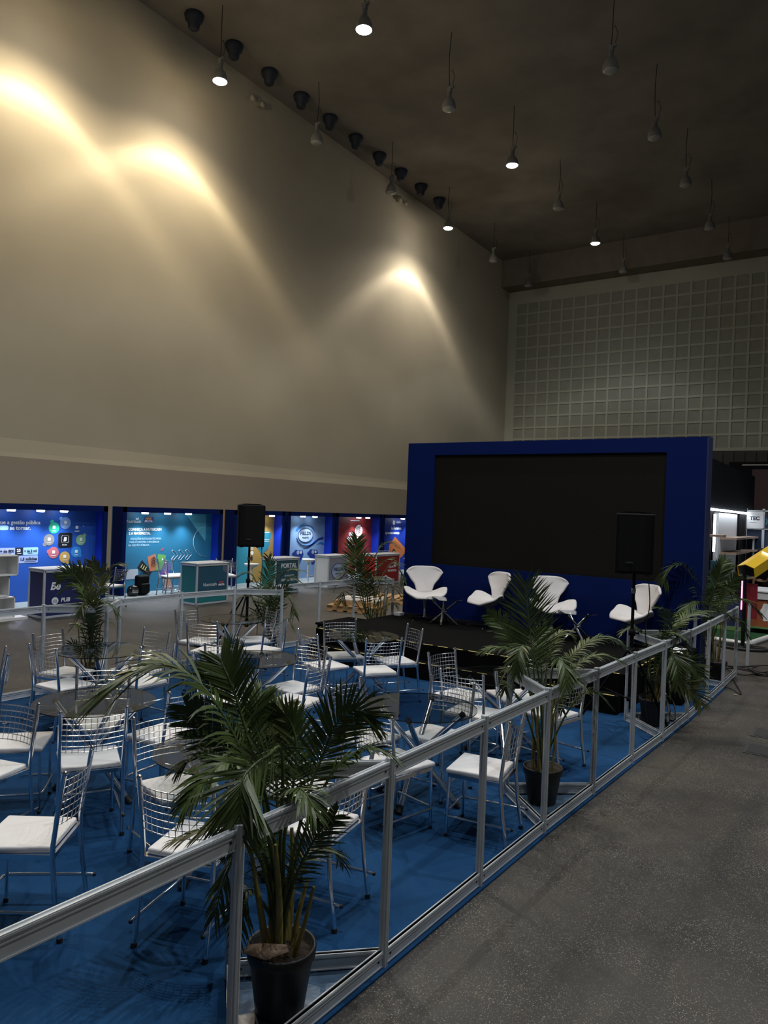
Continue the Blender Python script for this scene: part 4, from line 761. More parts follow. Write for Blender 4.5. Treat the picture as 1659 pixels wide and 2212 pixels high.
PLANTS={
 'p1':((-2.2, 2.59, 0),[
  ([(-0.05,-0.03,0.43),(-0.14,-0.09,1.02),(-0.28,-0.16,1.34),(-0.41,-0.27,1.52),(-0.52,-0.41,1.53),(-0.63,-0.54,1.42)],0.38,'z'),
  ([(-0.04,-0.02,0.49),(-0.14,-0.03,1.0),(-0.26,-0.05,1.31),(-0.32,-0.07,1.46),(-0.37,-0.06,1.51),(-0.4,-0.05,1.54)],0.19,'f'),
  ([(-0.0,-0.0,0.49),(0.04,0.09,0.94),(0.07,0.17,1.14),(0.11,0.2,1.27),(0.19,0.23,1.35),(0.29,0.26,1.33)],0.2,'f'),
  ([(0.0,0.01,0.47),(0.07,0.05,0.81),(0.16,0.11,1.07),(0.24,0.16,1.16),(0.34,0.17,1.22),(0.42,0.23,1.18)],0.15,'z'),
  ([(-0.03,-0.01,0.6),(0.04,-0.09,1.18),(0.12,-0.28,1.25),(0.15,-0.44,1.22),(0.17,-0.48,1.13),(0.18,-0.48,1.01)],0.21,'f'),
  ([(-0.01,-0.0,0.6),(0.06,-0.07,0.98),(0.16,-0.13,1.08),(0.23,-0.15,1.08),(0.29,-0.16,1.02)],0.14,'z'),
  ([(0.01,0.01,0.39),(0.04,0.03,0.6),(0.11,0.05,0.76),(0.16,0.07,0.85),(0.2,0.1,0.9)],0.13,'f'),
  ([(-0.04,-0.02,0.39),(-0.06,-0.09,0.68),(-0.08,-0.17,0.79),(-0.13,-0.23,0.69),(-0.15,-0.28,0.49)],0.15,'z'),
  ([(-0.04,-0.02,0.49),(-0.12,-0.08,0.74),(-0.26,-0.11,0.81),(-0.37,-0.18,0.77),(-0.47,-0.25,0.72)],0.15,'z'),
  ([(-0.06,-0.04,0.6),(-0.2,-0.07,1.04),(-0.35,-0.11,1.19),(-0.44,-0.14,1.27),(-0.49,-0.18,1.33)],0.16,'f'),
  ([(-0.06,-0.04,0.6),(-0.18,-0.12,1.01),(-0.29,-0.19,1.14),(-0.36,-0.24,1.13),(-0.38,-0.31,1.09)],0.14,'z'),
  ([(-0.03,-0.01,0.6),(-0.11,0.05,0.98),(-0.2,0.11,1.15),(-0.22,0.15,1.24),(-0.23,0.21,1.3)],0.16,'f'),
  ([(-0.03,-0.01,0.6),(-0.05,0.09,0.94),(-0.07,0.14,1.14),(-0.13,0.15,1.26),(-0.18,0.12,1.28)],0.15,'f'),
  ([(-0.03,-0.01,0.6),(-0.04,-0.14,1.08),(-0.04,-0.32,1.21),(-0.06,-0.46,1.16),(-0.08,-0.53,1.08)],0.17,'z'),
  ([(-0.0,-0.0,0.47),(0.03,0.14,0.66),(0.06,0.28,0.64),(0.07,0.35,0.55)],0.12,'z'),
  ([(-0.05,-0.03,0.39),(-0.09,-0.12,0.56),(-0.09,-0.18,0.52),(-0.1,-0.19,0.35)],0.12,'z'),
  ([(-0.04,-0.03,0.6),(-0.18,0.0,1.11),(-0.28,0.06,1.19),(-0.3,0.1,1.31),(-0.32,0.15,1.36)],0.14,'f'),
  ([(-0.02,-0.01,0.49),(-0.01,-0.12,0.85),(0.01,-0.23,0.97),(-0.07,-0.28,0.95),(-0.11,-0.31,0.83)],0.14,'z'),
 ]),
 'p2':((-2.17, 5.69, 0),[
  ([(-0.02,-0.03,0.43),(-0.07,-0.06,0.95),(-0.1,-0.08,1.24),(-0.13,-0.1,1.5),(-0.16,-0.12,1.75)],0.3,'f'),
  ([(-0.04,-0.04,0.43),(-0.12,-0.09,1.06),(-0.22,-0.16,1.21),(-0.33,-0.23,1.23),(-0.42,-0.29,1.2)],0.15,'z'),
  ([(-0.04,-0.04,0.5),(-0.19,-0.02,1.07),(-0.3,-0.03,1.25),(-0.4,-0.04,1.39),(-0.48,-0.09,1.46)],0.13,'f'),
  ([(0.02,0.0,0.43),(0.1,0.05,1.03),(0.2,0.18,1.23),(0.35,0.34,1.33),(0.51,0.51,1.22)],0.18,'z'),
  ([(0.02,0.0,0.43),(0.12,-0.05,0.98),(0.23,0.02,1.13),(0.38,0.12,1.22),(0.53,0.22,1.17)],0.16,'z'),
  ([(0.04,0.01,0.36),(0.14,0.08,0.7),(0.24,0.15,0.87),(0.33,0.21,0.9),(0.44,0.28,0.79)],0.12,'z'),
  ([(-0.04,-0.04,0.39),(-0.09,-0.19,0.75),(-0.14,-0.29,0.9),(-0.2,-0.32,0.97),(-0.21,-0.33,0.92)],0.12,'z'),
  ([(0.02,0.0,0.51),(0.11,-0.18,1.07),(0.2,-0.3,1.23),(0.28,-0.37,1.18),(0.31,-0.41,1.04)],0.15,'z'),
  ([(-0.01,-0.02,0.51),(-0.0,-0.19,1.09),(-0.03,-0.39,1.3),(-0.03,-0.51,1.24),(-0.04,-0.52,1.1)],0.14,'z'),
  ([(-0.01,-0.02,0.51),(-0.05,0.13,1.03),(-0.06,0.25,1.21),(-0.02,0.34,1.32),(0.05,0.38,1.3)],0.15,'z'),
  ([(-0.01,-0.02,0.51),(-0.07,0.06,1.08),(-0.13,0.14,1.25),(-0.12,0.27,1.35)],0.15,'f'),
  ([(0.01,-0.01,0.43),(0.09,-0.07,0.83),(0.18,-0.13,1.0),(0.29,-0.18,1.06),(0.36,-0.13,1.0)],0.12,'z'),
  ([(-0.02,-0.03,0.43),(-0.1,-0.08,0.87),(-0.22,-0.04,1.0),(-0.29,-0.09,1.03),(-0.33,-0.11,0.95)],0.12,'z'),
  ([(0.02,0.0,0.43),(0.04,0.13,0.74),(0.03,0.25,0.83),(0.05,0.26,0.68)],0.12,'z'),
 ]),
 'p3':((-2.03, 8.62, 0),[
  ([(-0.01,-0.07,0.36),(-0.05,-0.09,0.88),(-0.12,-0.14,1.04),(-0.21,-0.2,1.1),(-0.29,-0.25,1.04)],0.18,'z'),
  ([(0.01,-0.06,0.37),(0.08,-0.01,0.78),(0.14,0.03,1.09),(0.13,-0.09,1.29),(0.05,-0.14,1.33)],0.2,'z'),
  ([(0.03,-0.04,0.37),(0.12,0.02,0.89),(0.22,0.09,1.15),(0.35,0.29,1.27),(0.5,0.52,1.27)],0.26,'z'),
  ([(0.03,-0.04,0.31),(0.15,0.04,0.68),(0.28,0.12,0.74),(0.39,0.2,0.67),(0.44,0.23,0.51)],0.2,'f'),
  ([(0.01,-0.05,0.26),(0.16,-0.08,0.55),(0.31,0.02,0.5),(0.42,0.1,0.41),(0.48,0.14,0.28)],0.2,'f'),
  ([(-0.01,-0.07,0.26),(-0.06,-0.1,0.57),(-0.13,-0.15,0.67),(-0.18,-0.18,0.62)],0.15,'z'),
  ([(0.02,-0.05,0.37),(0.13,-0.21,0.77),(0.23,-0.26,0.89),(0.31,-0.33,0.76),(0.33,-0.32,0.57)],0.2,'f'),
  ([(0.01,-0.06,0.37),(0.06,-0.14,0.9),(0.19,-0.3,1.09),(0.31,-0.21,1.04),(0.4,-0.15,0.9)],0.2,'z'),
  ([(0.0,-0.06,0.31),(0.1,-0.24,0.56),(0.2,-0.29,0.64),(0.26,-0.31,0.5)],0.16,'z'),
  ([(-0.01,-0.07,0.36),(-0.1,0.11,0.74),(-0.06,0.26,0.94),(-0.16,0.32,0.97)],0.16,'z'),
 ]),
 'p4':((-1.88, 11.62, 0),[
  ([(-0.13,0.01,0.27),(-0.18,-0.02,0.94),(-0.31,-0.1,1.41),(-0.46,-0.2,1.66),(-0.63,-0.31,1.6),(-0.69,-0.35,1.41)],0.32,'z'),
  ([(-0.11,0.03,0.27),(-0.1,0.04,1.01),(-0.06,0.19,1.38),(-0.01,0.22,1.59),(0.02,0.36,1.74)],0.27,'f'),
  ([(-0.08,0.05,0.27),(-0.02,0.09,0.98),(0.15,0.2,1.17),(0.33,0.32,1.17),(0.52,0.45,0.97)],0.27,'z'),
  ([(-0.13,0.01,0.27),(-0.22,0.2,0.85),(-0.37,0.22,1.18),(-0.52,0.12,1.45),(-0.66,0.02,1.44)],0.3,'z'),
  ([(-0.09,0.04,0.27),(-0.03,-0.03,0.96),(0.08,0.04,1.23),(0.16,0.09,1.43),(0.21,0.12,1.52)],0.2,'f'),
  ([(-0.11,0.03,0.27),(-0.09,-0.2,1.04),(-0.01,-0.38,1.32),(0.11,-0.42,1.4),(0.28,-0.31,1.28)],0.3,'z'),
  ([(-0.11,0.03,0.27),(-0.15,-0.23,1.03),(-0.24,-0.42,1.17),(-0.33,-0.59,1.05),(-0.37,-0.63,0.88)],0.26,'z'),
  ([(-0.08,0.05,0.27),(-0.01,0.1,0.82),(0.13,0.19,0.92),(0.27,0.28,0.86),(0.36,0.34,0.66)],0.22,'z'),
  ([(-0.11,0.03,0.27),(-0.17,0.11,0.93),(-0.24,0.19,1.4),(-0.38,0.21,1.7),(-0.5,0.13,1.83)],0.26,'z'),
  ([(-0.09,0.04,0.27),(-0.08,0.29,0.86),(-0.06,0.42,1.12),(0.02,0.6,1.38),(0.11,0.66,1.39)],0.22,'z'),
  ([(-0.11,0.03,0.27),(-0.12,-0.33,0.65),(-0.05,-0.41,1.0),(0.1,-0.43,1.08),(0.24,-0.34,0.96)],0.25,'z'),
 ]),
 'pA':((-7.88, 5.5, 0),[
  ([(0.02,0.02,0.4),(0.06,0.05,1.07),(0.15,0.11,1.36),(0.21,0.15,1.5),(0.31,0.22,1.52)],0.26,'z'),
  ([(0.01,0.02,0.39),(-0.04,-0.01,1.07),(-0.16,-0.1,1.34),(-0.24,-0.15,1.39),(-0.34,-0.21,1.33)],0.26,'f'),
  ([(0.02,0.02,0.4),(0.12,-0.03,1.08),(0.25,0.06,1.26),(0.36,0.13,1.37),(0.43,0.18,1.46)],0.2,'z'),
  ([(0.01,0.02,0.39),(0.03,-0.09,1.02),(-0.05,-0.14,1.24),(-0.14,-0.2,1.24),(-0.22,-0.25,1.18)],0.22,'z'),
  ([(0.01,0.02,0.39),(-0.01,0.01,0.96),(-0.13,0.05,1.22),(-0.18,0.01,1.39),(-0.23,-0.02,1.47)],0.26,'f'),
  ([(0.01,0.02,0.4),(-0.05,0.1,1.0),(-0.1,0.19,1.27),(-0.13,0.17,1.42),(-0.18,0.13,1.53)],0.26,'f'),
  ([(0.01,0.02,0.34),(0.07,0.06,0.68),(0.13,0.1,0.82),(0.2,0.15,0.8)],0.2,'z'),
  ([(0.0,0.01,0.34),(-0.07,-0.04,0.67),(-0.15,-0.08,0.78),(-0.2,-0.12,0.72)],0.2,'z'),
  ([(0.02,0.02,0.28),(0.1,0.08,0.51),(0.17,0.12,0.57)],0.17,'f'),
  ([(0.01,0.02,0.28),(-0.09,-0.05,0.47),(-0.17,-0.1,0.53),(-0.22,-0.13,0.5)],0.15,'f'),
  ([(0.01,0.02,0.4),(0.1,-0.04,0.92),(0.34,-0.12,1.11),(0.45,-0.04,1.06),(0.5,-0.01,0.96)],0.24,'z'),
  ([(0.01,0.02,0.4),(0.06,-0.07,0.86),(0.18,-0.23,1.05),(0.17,-0.24,0.94)],0.24,'z'),
  ([(0.01,0.02,0.4),(0.11,-0.04,0.81),(0.21,-0.09,1.04),(0.18,-0.11,1.21)],0.24,'f'),
 ]),
 'pB':((-7.75, 8.5, 0),[
  ([(0.01,0.01,0.19),(0.03,0.03,0.84),(0.11,0.08,1.13),(0.23,0.16,1.31),(0.43,0.3,1.32)],0.3,'z'),
  ([(-0.0,0.01,0.19),(-0.07,-0.04,0.76),(-0.15,-0.09,1.08),(-0.25,-0.16,1.25),(-0.38,-0.24,1.21)],0.26,'z'),
  ([(0.01,0.01,0.19),(0.13,-0.02,0.78),(0.23,0.04,1.08),(0.34,0.12,1.21),(0.49,0.21,1.14)],0.28,'z'),
  ([(-0.0,0.01,0.19),(-0.11,-0.07,0.76),(-0.27,-0.17,0.9),(-0.38,-0.25,0.82),(-0.44,-0.28,0.67)],0.25,'z'),
  ([(0.01,0.01,0.19),(0.09,0.07,0.77),(0.21,0.15,0.92),(0.3,0.21,0.81),(0.34,0.23,0.64)],0.25,'z'),
  ([(0.01,0.01,0.19),(-0.06,0.09,0.75),(-0.17,0.13,1.03),(-0.12,0.17,1.32),(-0.15,0.15,1.5)],0.24,'f'),
  ([(0.01,0.01,0.12),(-0.04,-0.14,0.56),(-0.03,-0.25,0.71),(-0.08,-0.29,0.54)],0.22,'z'),
  ([(0.01,0.01,0.12),(0.2,0.02,0.5),(0.32,0.1,0.58),(0.4,0.15,0.44)],0.22,'z'),
  ([(0.01,0.01,0.12),(0.12,-0.15,0.58),(0.21,-0.21,0.87),(0.29,-0.16,0.95)],0.26,'z'),
  ([(0.01,0.01,0.12),(0.0,0.13,0.61),(0.05,0.16,0.9),(0.17,0.24,1.05)],0.26,'f'),
 ]),
 'pC':((-7.5, 11.25, 0),[
  ([(-0.21,-0.17,0.38),(-0.33,-0.25,0.96),(-0.4,-0.29,1.47),(-0.38,-0.28,1.76)],0.34,'f'),
  ([(-0.17,-0.14,0.38),(-0.16,-0.13,1.14),(-0.07,-0.07,1.52),(0.07,0.02,1.71),(0.21,0.11,1.66)],0.3,'z'),
  ([(-0.14,-0.12,0.38),(-0.01,-0.04,0.98),(0.15,0.07,1.32),(0.27,0.15,1.24),(0.34,0.2,1.03)],0.32,'z'),
  ([(-0.24,-0.19,0.37),(-0.36,-0.27,0.88),(-0.48,-0.35,1.12),(-0.58,-0.41,1.08),(-0.66,-0.47,0.9)],0.32,'z'),
  ([(-0.17,-0.14,0.38),(-0.04,-0.29,0.91),(0.08,-0.34,1.17),(0.21,-0.25,1.38),(0.31,-0.18,1.43)],0.3,'z'),
  ([(-0.24,-0.19,0.37),(-0.18,-0.39,0.9),(-0.16,-0.5,1.2),(-0.27,-0.57,1.32),(-0.37,-0.64,1.27)],0.3,'z'),
  ([(-0.19,-0.16,0.38),(-0.17,-0.26,0.98),(-0.15,-0.37,1.28),(-0.19,-0.4,1.4)],0.3,'f'),
  ([(-0.14,-0.12,0.38),(0.06,0.01,0.81),(0.2,0.1,0.9),(0.31,0.18,0.74)],0.28,'z'),
  ([(-0.28,-0.21,0.33),(-0.43,-0.31,0.7),(-0.54,-0.39,0.78),(-0.58,-0.41,0.61)],0.26,'z'),
  ([(-0.21,-0.17,0.38),(-0.01,-0.4,0.83),(0.07,-0.46,1.09),(0.23,-0.48,1.1)],0.3,'z'),
  ([(-0.14,-0.12,0.34),(0.1,0.04,0.56),(0.21,0.11,0.61),(0.28,0.16,0.48)],0.2,'z'),
  ([(-0.24,-0.19,0.33),(-0.33,-0.01,0.69),(-0.32,0.12,0.9),(-0.3,0.25,0.76)],0.3,'z'),
 ]),
}
palm('p1', *PLANTS['p1'], 'large potted palm in the foreground, leaves spilling over the barrier rail', 7, .155, .30, wd=.0115, sp=.0185, hmax=.55)
palm('p2', *PLANTS['p2'], 'potted palm with one tall upright frond, second along the right barrier', 7, .155, .29, wd=.0115, sp=.020, hmax=.8, start=.46)
palm('p3', *PLANTS['p3'], 'low spreading potted palm beside the right speaker stand, third along the right barrier', 6, .15, .30, wd=.014, sp=.022, hmax=.5)
palm('p4', *PLANTS['p4'], 'tall potted palm at the right end of the blue backdrop, farthest along the right barrier', 8, .15, .30, wd=.014, sp=.019, hmax=.9, start=.42, lk=.85)
palm('pA', *PLANTS['pA'], 'potted palm in front of the navy counter at left, behind the left barrier', 6, .15, .30, wd=.015, sp=.028, hmax=.6, start=.3, lk=.72)
palm('pB', *PLANTS['pB'], 'potted palm just right of the left loudspeaker pole', 6, .15, .30, wd=.0165, sp=.032, hmax=.6, start=.3, lk=.85)
palm('pC', *PLANTS['pC'], 'bushy many-stemmed potted palm at the left rear corner of the stage', 14, .20, .26, .10, wd=.016, sp=.032, hmax=.8, start=.38)
b = MB(); b.add([(-.09, -.02, 0), (-.03, -.05, .03), (.06, -.02, .02), (.13, .05, .05), (.10, .07, .06), (.0, .03, .05), (-.08, .02, .02)], [(0, 1, 5, 6), (1, 2, 5), (2, 3, 4, 5)], 0, True)
o = b.build('dry_leaf', mat('dry_leaf_brown', (.22, .15, .10), .7), loc=(-2.22, 2.46, .30)); s = o.modifiers.new('t', 'SOLIDIFY'); s.thickness = .004
tag(o, 'curled dry brown leaf sheath hanging over the rim of the foreground pot', 'leaf')
for q, (x, y, s, lb) in enumerate(((-1.45, 12.75, .05, 'small dry leaf on the concrete near the cable tangle'), (-1.5, 10.9, .03, 'tiny pale scrap on the concrete beside the far part of the right barrier'))):
    b = MB(); b.add([(-s, -s*.3, .01), (0, -s*.4, .02), (s, 0, .012), (0, s*.4, .022), (-s, s*.25, .012)], [(0, 1, 3, 4), (1, 2, 3)]); o = b.build('floor_scrap', flat((.4, .32, .16)), loc=(x, y, 0)); m_ = o.modifiers.new('t', 'SOLIDIFY'); m_.thickness = .003; tag(o, lb, 'leaf')

# ================================================================ stands beyond the stage, at right
t = thing('exhibition_stand', 'dark exhibition stand with LED-lit edge and wooden shelves, right of the backdrop', 'booth', (0, 0, 0))
b = MB(); b.bb(-3.2, -3.05, 17.3, 24.3, 2.62, 3.72); b.bb(-4.6, -3.05, 17.2, 17.3, 2.62, 3.72); b.build('fascia', mat('dark_slate_fascia', (.006, .008, .011), .8, spec=.1), t)
b = MB(); b.bar((-3.02, 17.2, 2.60), (-3.02, 24.2, 2.60), .04, .05); b.bb(-3.05, -3.01, 17.88, 17.96, 1.66, 2.5); b.bb(-3.1, -3.06, 22.75, 22.8, 1.9, 2.55); b.build('led_strip', M_led, t)
ld = bpy.data.lights.new('light', 'AREA'); ld.shape = 'RECTANGLE'; ld.size = 6; ld.size_y = .05; ld.energy = 12; ld.color = (.85, .92, 1); lo = bpy.data.objects.new('light', ld); COL.objects.link(lo); lo.parent = t; lo.location = (-2.98, 20.5, 2.56); lo.rotation_euler = (0, 0, PI/2)
b = MB(); b.bb(-3.2, -3.1, 18.85, 21.6, .3, 2.55); b.build('white_panel', M_white, t)
b = MB()
for y0, y1 in ((17.2, 17.75), (21.65, 23.0)):
    y = y0
    while y < y1: b.bb(-3.25, -3.05, y, y+.07, 0, 2.6); y += .14
b.bb(-4.5, -3.3, 17.2, 24.2, 0, 2.6); b.build('slat_wall', M_black, t)
for y0, y1, z in ((17.2, 17.8, 2.0), (19.1, 21.5, 1.92), (22.0, 24.0, 1.92), (19.1, 21.5, 1.56), (22.0, 24.0, 1.56)):
    b = MB(); b.prism([(-3.1, y0), (-2.75, y0+.1), (-2.75, y1-.1), (-3.1, y1)], z, z+.05); b.build('shelf', M_shelfw, t)
for y in (22.3, 23.1): b = MB(); b.bb(-2.8, -2.76, y, y+.04, 1.3, 1.96); b.build('hanger_rod', M_alu, t)
b = MB(); b.bb(-3.1, -3.0, 17.9, 19.4, .05, 1.45); b.build('poster_panel', flat((.06, .16, .24)), t)
b = MB(); b.bb(-3.0, -2.99, 18.25, 18.9, .6, 1.3); b.build('poster_print', flat((.35, .22, .18)), t)
t = thing('exhibition_stand', 'far stand with white and navy name boards in an aluminium frame, behind the yellow arm', 'booth', (0, 0, 0))
b = MB()
for x in (-3.1, -2.66, -2.0): b.bb(x, x+.06, 22.95, 23.0, 0, 2.75)
for z in (2.2, 2.7): b.bb(-3.1, -1.5, 22.95, 23.0, z-.03, z)
b.build('frame', M_alu, t)
b = MB(); b.bb(-3.08, -2.63, 22.93, 22.95, 2.2, 2.66); nb = b.build('name_board', M_white, t); text('TEC', .135, (-2.97, 22.925, 2.43), D, nb, R=RYN, bold=.006); text('eventos', .05, (-2.97, 22.925, 2.35), D, nb, R=RYN)
b = MB(); b.bb(-2.6, -1.6, 22.93, 22.95, 2.2, 2.60); nb = b.build('name_board', flat((.01, .02, .05)), t); text('} LIM', .17, (-2.57, 22.925, 2.35), flat((.08, .42, .50)), nb, R=RYN, bold=.002)
b = MB(); b.bb(-3.1, -1.5, 23.05, 23.1, 0, 2.2); b.build('back_panel', flat((.008, .02, .06)), t)
b = MB(); b.bb(-2.30, -2.26, 22.9, 22.94, 0, 2.2); b.build('light_tube', M_led, t)
b = MB(); b.bb(-3.35, 1, 26.0, 26.3, 2.8, 4.05); b.bb(-3.35, 1, 26.0, 26.1, 0, 2.8, 1); tag(b.build('exhibition_stand', [flat((.030, .006, .008)), M_dark]), 'dark red fascia of a far stand seen above the name boards at the right edge', 'booth')
b = MB(); b.bb(-6.2, 12, 39.95, 40.15, 0, 5.36); b.bb(-5.6, 12, 39.9, 39.95, 5.18, 5.22, 1); struct(b.build('door_1', [M_black, M_white]))
# turf island with white pipe edge and carts
b = MB(); b.prism([(-3.0, 15.9), (-1.95, 15.55), (-.6, 25), (-3.0, 25)], 0, .02); tag(b.build('turf_mat', M_greencarpet), 'dark green turf mat bordered by a white pipe at far right', 'mat')
b = MB(); b.tube([(-3.0, 15.85, .04), (-1.95, 15.48, .04)], .04, 10); b.tube([(-1.95, 15.48, .04), (-1.2, 20.0, .04)], .055, 10); tag(b.build('edge_pipe', M_whitep), 'white pipe lying on the floor around the dark green turf mat', 'pipe')
def cart(x, y, col, label):
    t = thing('display_cart', label, 'cart', (x, y, .02), 0, 'carts with white tops and round labels')
    b = MB(); b.box((0, 0, .40), (.7, 1.0, .58)); b.build('body', flat(col), t)
    b = MB()
    for sx in (-1, 1):
        for sy in (-1, 1): b.bb(sx*.35-.02, sx*.35+.02, sy*.5-.02, sy*.5+.02, .04, .72)
    b.box((0, 0, .12), (.72, 1.02, .04)); b.build('frame', flat((.14, .26, .08)), t)
    b = MB(); b.box((0, 0, .88), (.8, 1.1, .04)); b.box((0, 0, .78), (.76, 1.06, .14)); b.build('white_top', M_white, t, bevel=.01)
    for px_, R in (((.37, 0), RX), ): 
        b = MB(); b.prism([((.13+.012*math.cos(6*a))*math.cos(a), (.19+.014*math.cos(6*a))*math.sin(a)) for a in [2*PI*k/36 for k in range(36)]], 0, .003, T=Matrix.Translation((.35, 0, .45))@RX.to_4x4()); l = b.build('round_label', M_print_w, t)
        b = MB(); [b.box((.355, 0, .38+k*.035), (.003, .14-.03*(k % 2), .018)) for k in range(5)]; b.build('label_print', D, l)
    b = MB(); b.prism([((.13+.012*math.cos(6*a))*math.cos(a), (.19+.014*math.cos(6*a))*math.sin(a)) for a in [2*PI*k/36 for k in range(36)]], 0, .003, T=Matrix.Translation((0, -.5, .45))@RYN.to_4x4()); b.build('round_label', M_print_w, t)
    for sy in (-1, 1): w = MB(); w.tube([(.3, sy*.4-.02, .03), (.3, sy*.4+.02, .03)], .03, 10); w.build('wheel', M_rubber, t)
cart(-1.85, 17.85, (.34, .09, .03), 'orange-brown cart with white top and round white label at the right edge'); cart(-1.55, 19.0, (.03, .13, .04), 'green cart with white top and round white label behind the orange one')
b = MB(); b.bb(-2.95, -2.25, 17.25, 17.35, .03, .75); b.bb(-2.96, -2.24, 17.24, 17.36, .03, .12, 1); tag(b.build('side_board', [flat((.015, .02, .08)), flat((.14, .26, .08))]), 'low navy board standing on the turf behind the far end of the right barrier', 'board')
# display stand with yellow arm
t = thing('display_stand', 'tall black pole on a ring base carrying a big yellow box arm with grey inside', 'display stand', (-2.0, 15.12, 0))
b = MB(); ringp = [(.42*math.cos(a), .3*math.sin(a), .03) for a in [2*PI*k/28 for k in range(29)]]; b.tube(ringp, .028, 8); b.bar((-.4, 0, .03), (.4, 0, .03), .06, .04); b.bar((0, -.3, .03), (0, .3, .03), .06, .04); b.build('ring_base', M_rubber, t)
b = MB(); b.tube([(0, 0, .03), (0, 0, .95), (-.02, 0, 1.45)], .035, 12); b.build('pole', M_black, t)
ax = (F0*.6+R0*.85+ZZ*.36).normalized(); s0 = Vector((.10, .06, 1.40))-R0*.09+ZZ*.03; sid = (F0*.7-R0*.6).normalized(); sid = (sid-ax*sid.dot(ax)).normalized(); upv = sid.cross(ax)
if upv.z < 0: upv = -upv
def yp(a, u, s): return s0+ax*a+upv*u+sid*s
hexa = [(.10, .16), (.15, 0), (.09, -.16), (-.10, -.16), (-.15, 0), (-.09, .16)]
b = MB(); A = [yp(-.03, u, s) for u, s in hexa]; B = [yp(1.5, u, s) for u, s in hexa]
b.add(A+B, [(i, (i+1) % 6, 6+(i+1) % 6, 6+i) for i in range(6)]); b.add(B, [tuple(range(6))]); ya = b.build('box_arm', M_yellow, t); sm_ = ya.modifiers.new('t', 'SOLIDIFY'); sm_.thickness = .012
b = MB(); A = [yp(-.02, u*.9, s*.9) for u, s in hexa]; B = [yp(.3, u*.9, s*.9) for u, s in hexa]; b.add(A+B, [(i, (i+1) % 6, 6+(i+1) % 6, 6+i) for i in range(6)]); b.add(B, [tuple(range(6))]); b.build('arm_lining', M_greyin, t)
b = MB(); b.bar(yp(.62, .165, .01), yp(.62, .10, -.15), .05, .012); b.build('white_bar', M_led, t)
b = MB(); b.tube([(-.04, -.04, .72), (-.04, -.04, 1.25)], .012, 6); b.build('pink_light', M_pink, t)
b = MB(); b.bb(.02, .2, .1, .14, .55, 1.2); b.build('red_panel', flat((.22, .01, .02)), t)
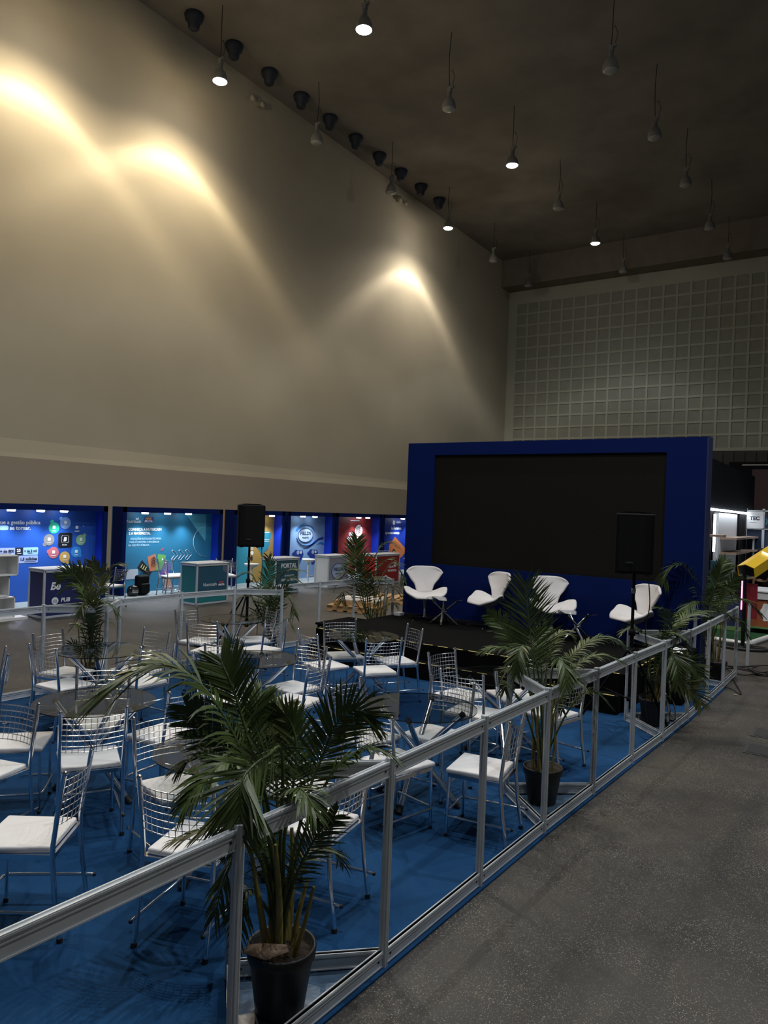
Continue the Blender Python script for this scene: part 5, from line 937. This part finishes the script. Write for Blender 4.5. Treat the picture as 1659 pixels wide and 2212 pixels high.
# person in dark clothes behind the carts
def person(x, y, rz, label):
    t = thing('person', label, 'person', (x, y, .02), rz)
    def skin(joints, edges, name, m, sub=2):
        me = bpy.data.meshes.new(name); me.from_pydata([j[:3] for j in joints], edges, []); me.materials.append(m); o = bpy.data.objects.new(name, me); COL.objects.link(o); o.parent = t
        s = o.modifiers.new('skin', 'SKIN'); s.use_smooth_shade = True
        for v, j in zip(me.skin_vertices[0].data, joints): v.radius = (j[3], j[4] if len(j) > 4 else j[3])
        me.skin_vertices[0].data[0].use_root = True
        u = o.modifiers.new('sub', 'SUBSURF'); u.levels = 1; u.render_levels = sub; return o
    SK = mat('skin', (.36, .20, .13), .5)
    J = [(0, 0, .90, .14, .11), (0, 0, 1.08, .13, .095), (0, 0, 1.28, .16, .10), (0, 0, 1.40, .07, .06), (0, .01, 1.47, .048), (0, .02, 1.56, .085, .10), (0, .01, 1.64, .07, .09),
         (.18, 0, 1.34, .05), (.23, .0, 1.08, .04), (.22, .03, .90, .032), (.21, .05, .80, .025), (-.18, 0, 1.34, .05), (-.23, .0, 1.08, .04), (-.22, .03, .90, .032), (-.21, .05, .80, .025),
         (.09, 0, .82, .085), (.10, .01, .46, .06), (.10, 0, .08, .04), (.10, .14, .03, .035), (-.09, 0, .82, .085), (-.10, .01, .46, .06), (-.10, 0, .08, .04), (-.10, .14, .03, .035)]
    E = [(0, 1), (1, 2), (2, 3), (3, 4), (4, 5), (5, 6), (2, 7), (7, 8), (8, 9), (9, 10), (2, 11), (11, 12), (12, 13), (13, 14), (0, 15), (15, 16), (16, 17), (17, 18), (0, 19), (19, 20), (20, 21), (21, 22)]
    skin(J, E, 'body', SK)
    cl = [(a, b_, c, r*1.3+.012, (q[0] if q else r)*1.3+.012) for a, b_, c, r, *q in [j for j in J]]
    skin([cl[i] for i in (0, 1, 2, 7, 8, 11, 12)], [(0, 1), (1, 2), (2, 3), (3, 4), (2, 5), (5, 6)], 'shirt', M_blackfelt)
    skin([cl[i] for i in (0, 15, 16, 17, 19, 20, 21)], [(0, 1), (1, 2), (2, 3), (0, 4), (4, 5), (5, 6)], 'trousers', M_blackfelt)
    h = MB(); h.lathe([(.0, .13), (.06, .12), (.10, .06), (.108, -.01), (.10, -.07), (.09, -.07), (.09, .0), (0, .1)], (0, -.012, 1.58), 18); h.build('hair', M_black, t)
    fc = MB(); fc.ball((.032, .112, 1.575), .010, 6); fc.ball((-.032, .112, 1.575), .010, 6); fc.build('eye', M_black, t)
    fc = MB(); fc.lathe([(0, 0), (.014, -.03), (.010, -.04), (0, -.042)], (0, .118, 1.57), 8); fc.build('nose', SK, t)
    fc = MB(); fc.bar((-.022, .112, 1.505), (.022, .112, 1.505), .008, .008); fc.build('mouth', flat((.25, .08, .06)), t)
    for s in (-1, 1):
        fc = MB(); fc.ball((s*.093, .01, 1.56), .018, 6); fc.build('ear', SK, t)
        hd = MB(); base = Vector((s*.21, .05, .80))
        for k, (dy, ln) in enumerate(((-.028, .055), (-.010, .066), (.010, .070), (.026, .060))): hd.tube([base+Vector((0, dy*.8, -.05)), base+Vector((0, dy, -.09)), base+Vector((-s*.006, dy*1.1+.004, -.09-ln*.6)), base+Vector((-s*.022, dy+.01, -.09-ln))], [.010, .009, .008, .006], 6)
        hd.tube([base+Vector((0, .025, -.03)), base+Vector((-s*.01, .048, -.06)), base+Vector((-s*.018, .052, -.095))], [.011, .009, .007], 6); hd.lathe([(0, 0), (.03, -.01), (.038, -.05), (.036, -.085), (.012, -.10), (0, -.10)], base, 10, R=Matrix.Diagonal((.45, 1, 1))); hd.build('hand', SK, t)
person(-2.33, 20.3, math.radians(60), 'person in black clothes standing behind the carts, mostly hidden by the yellow arm')
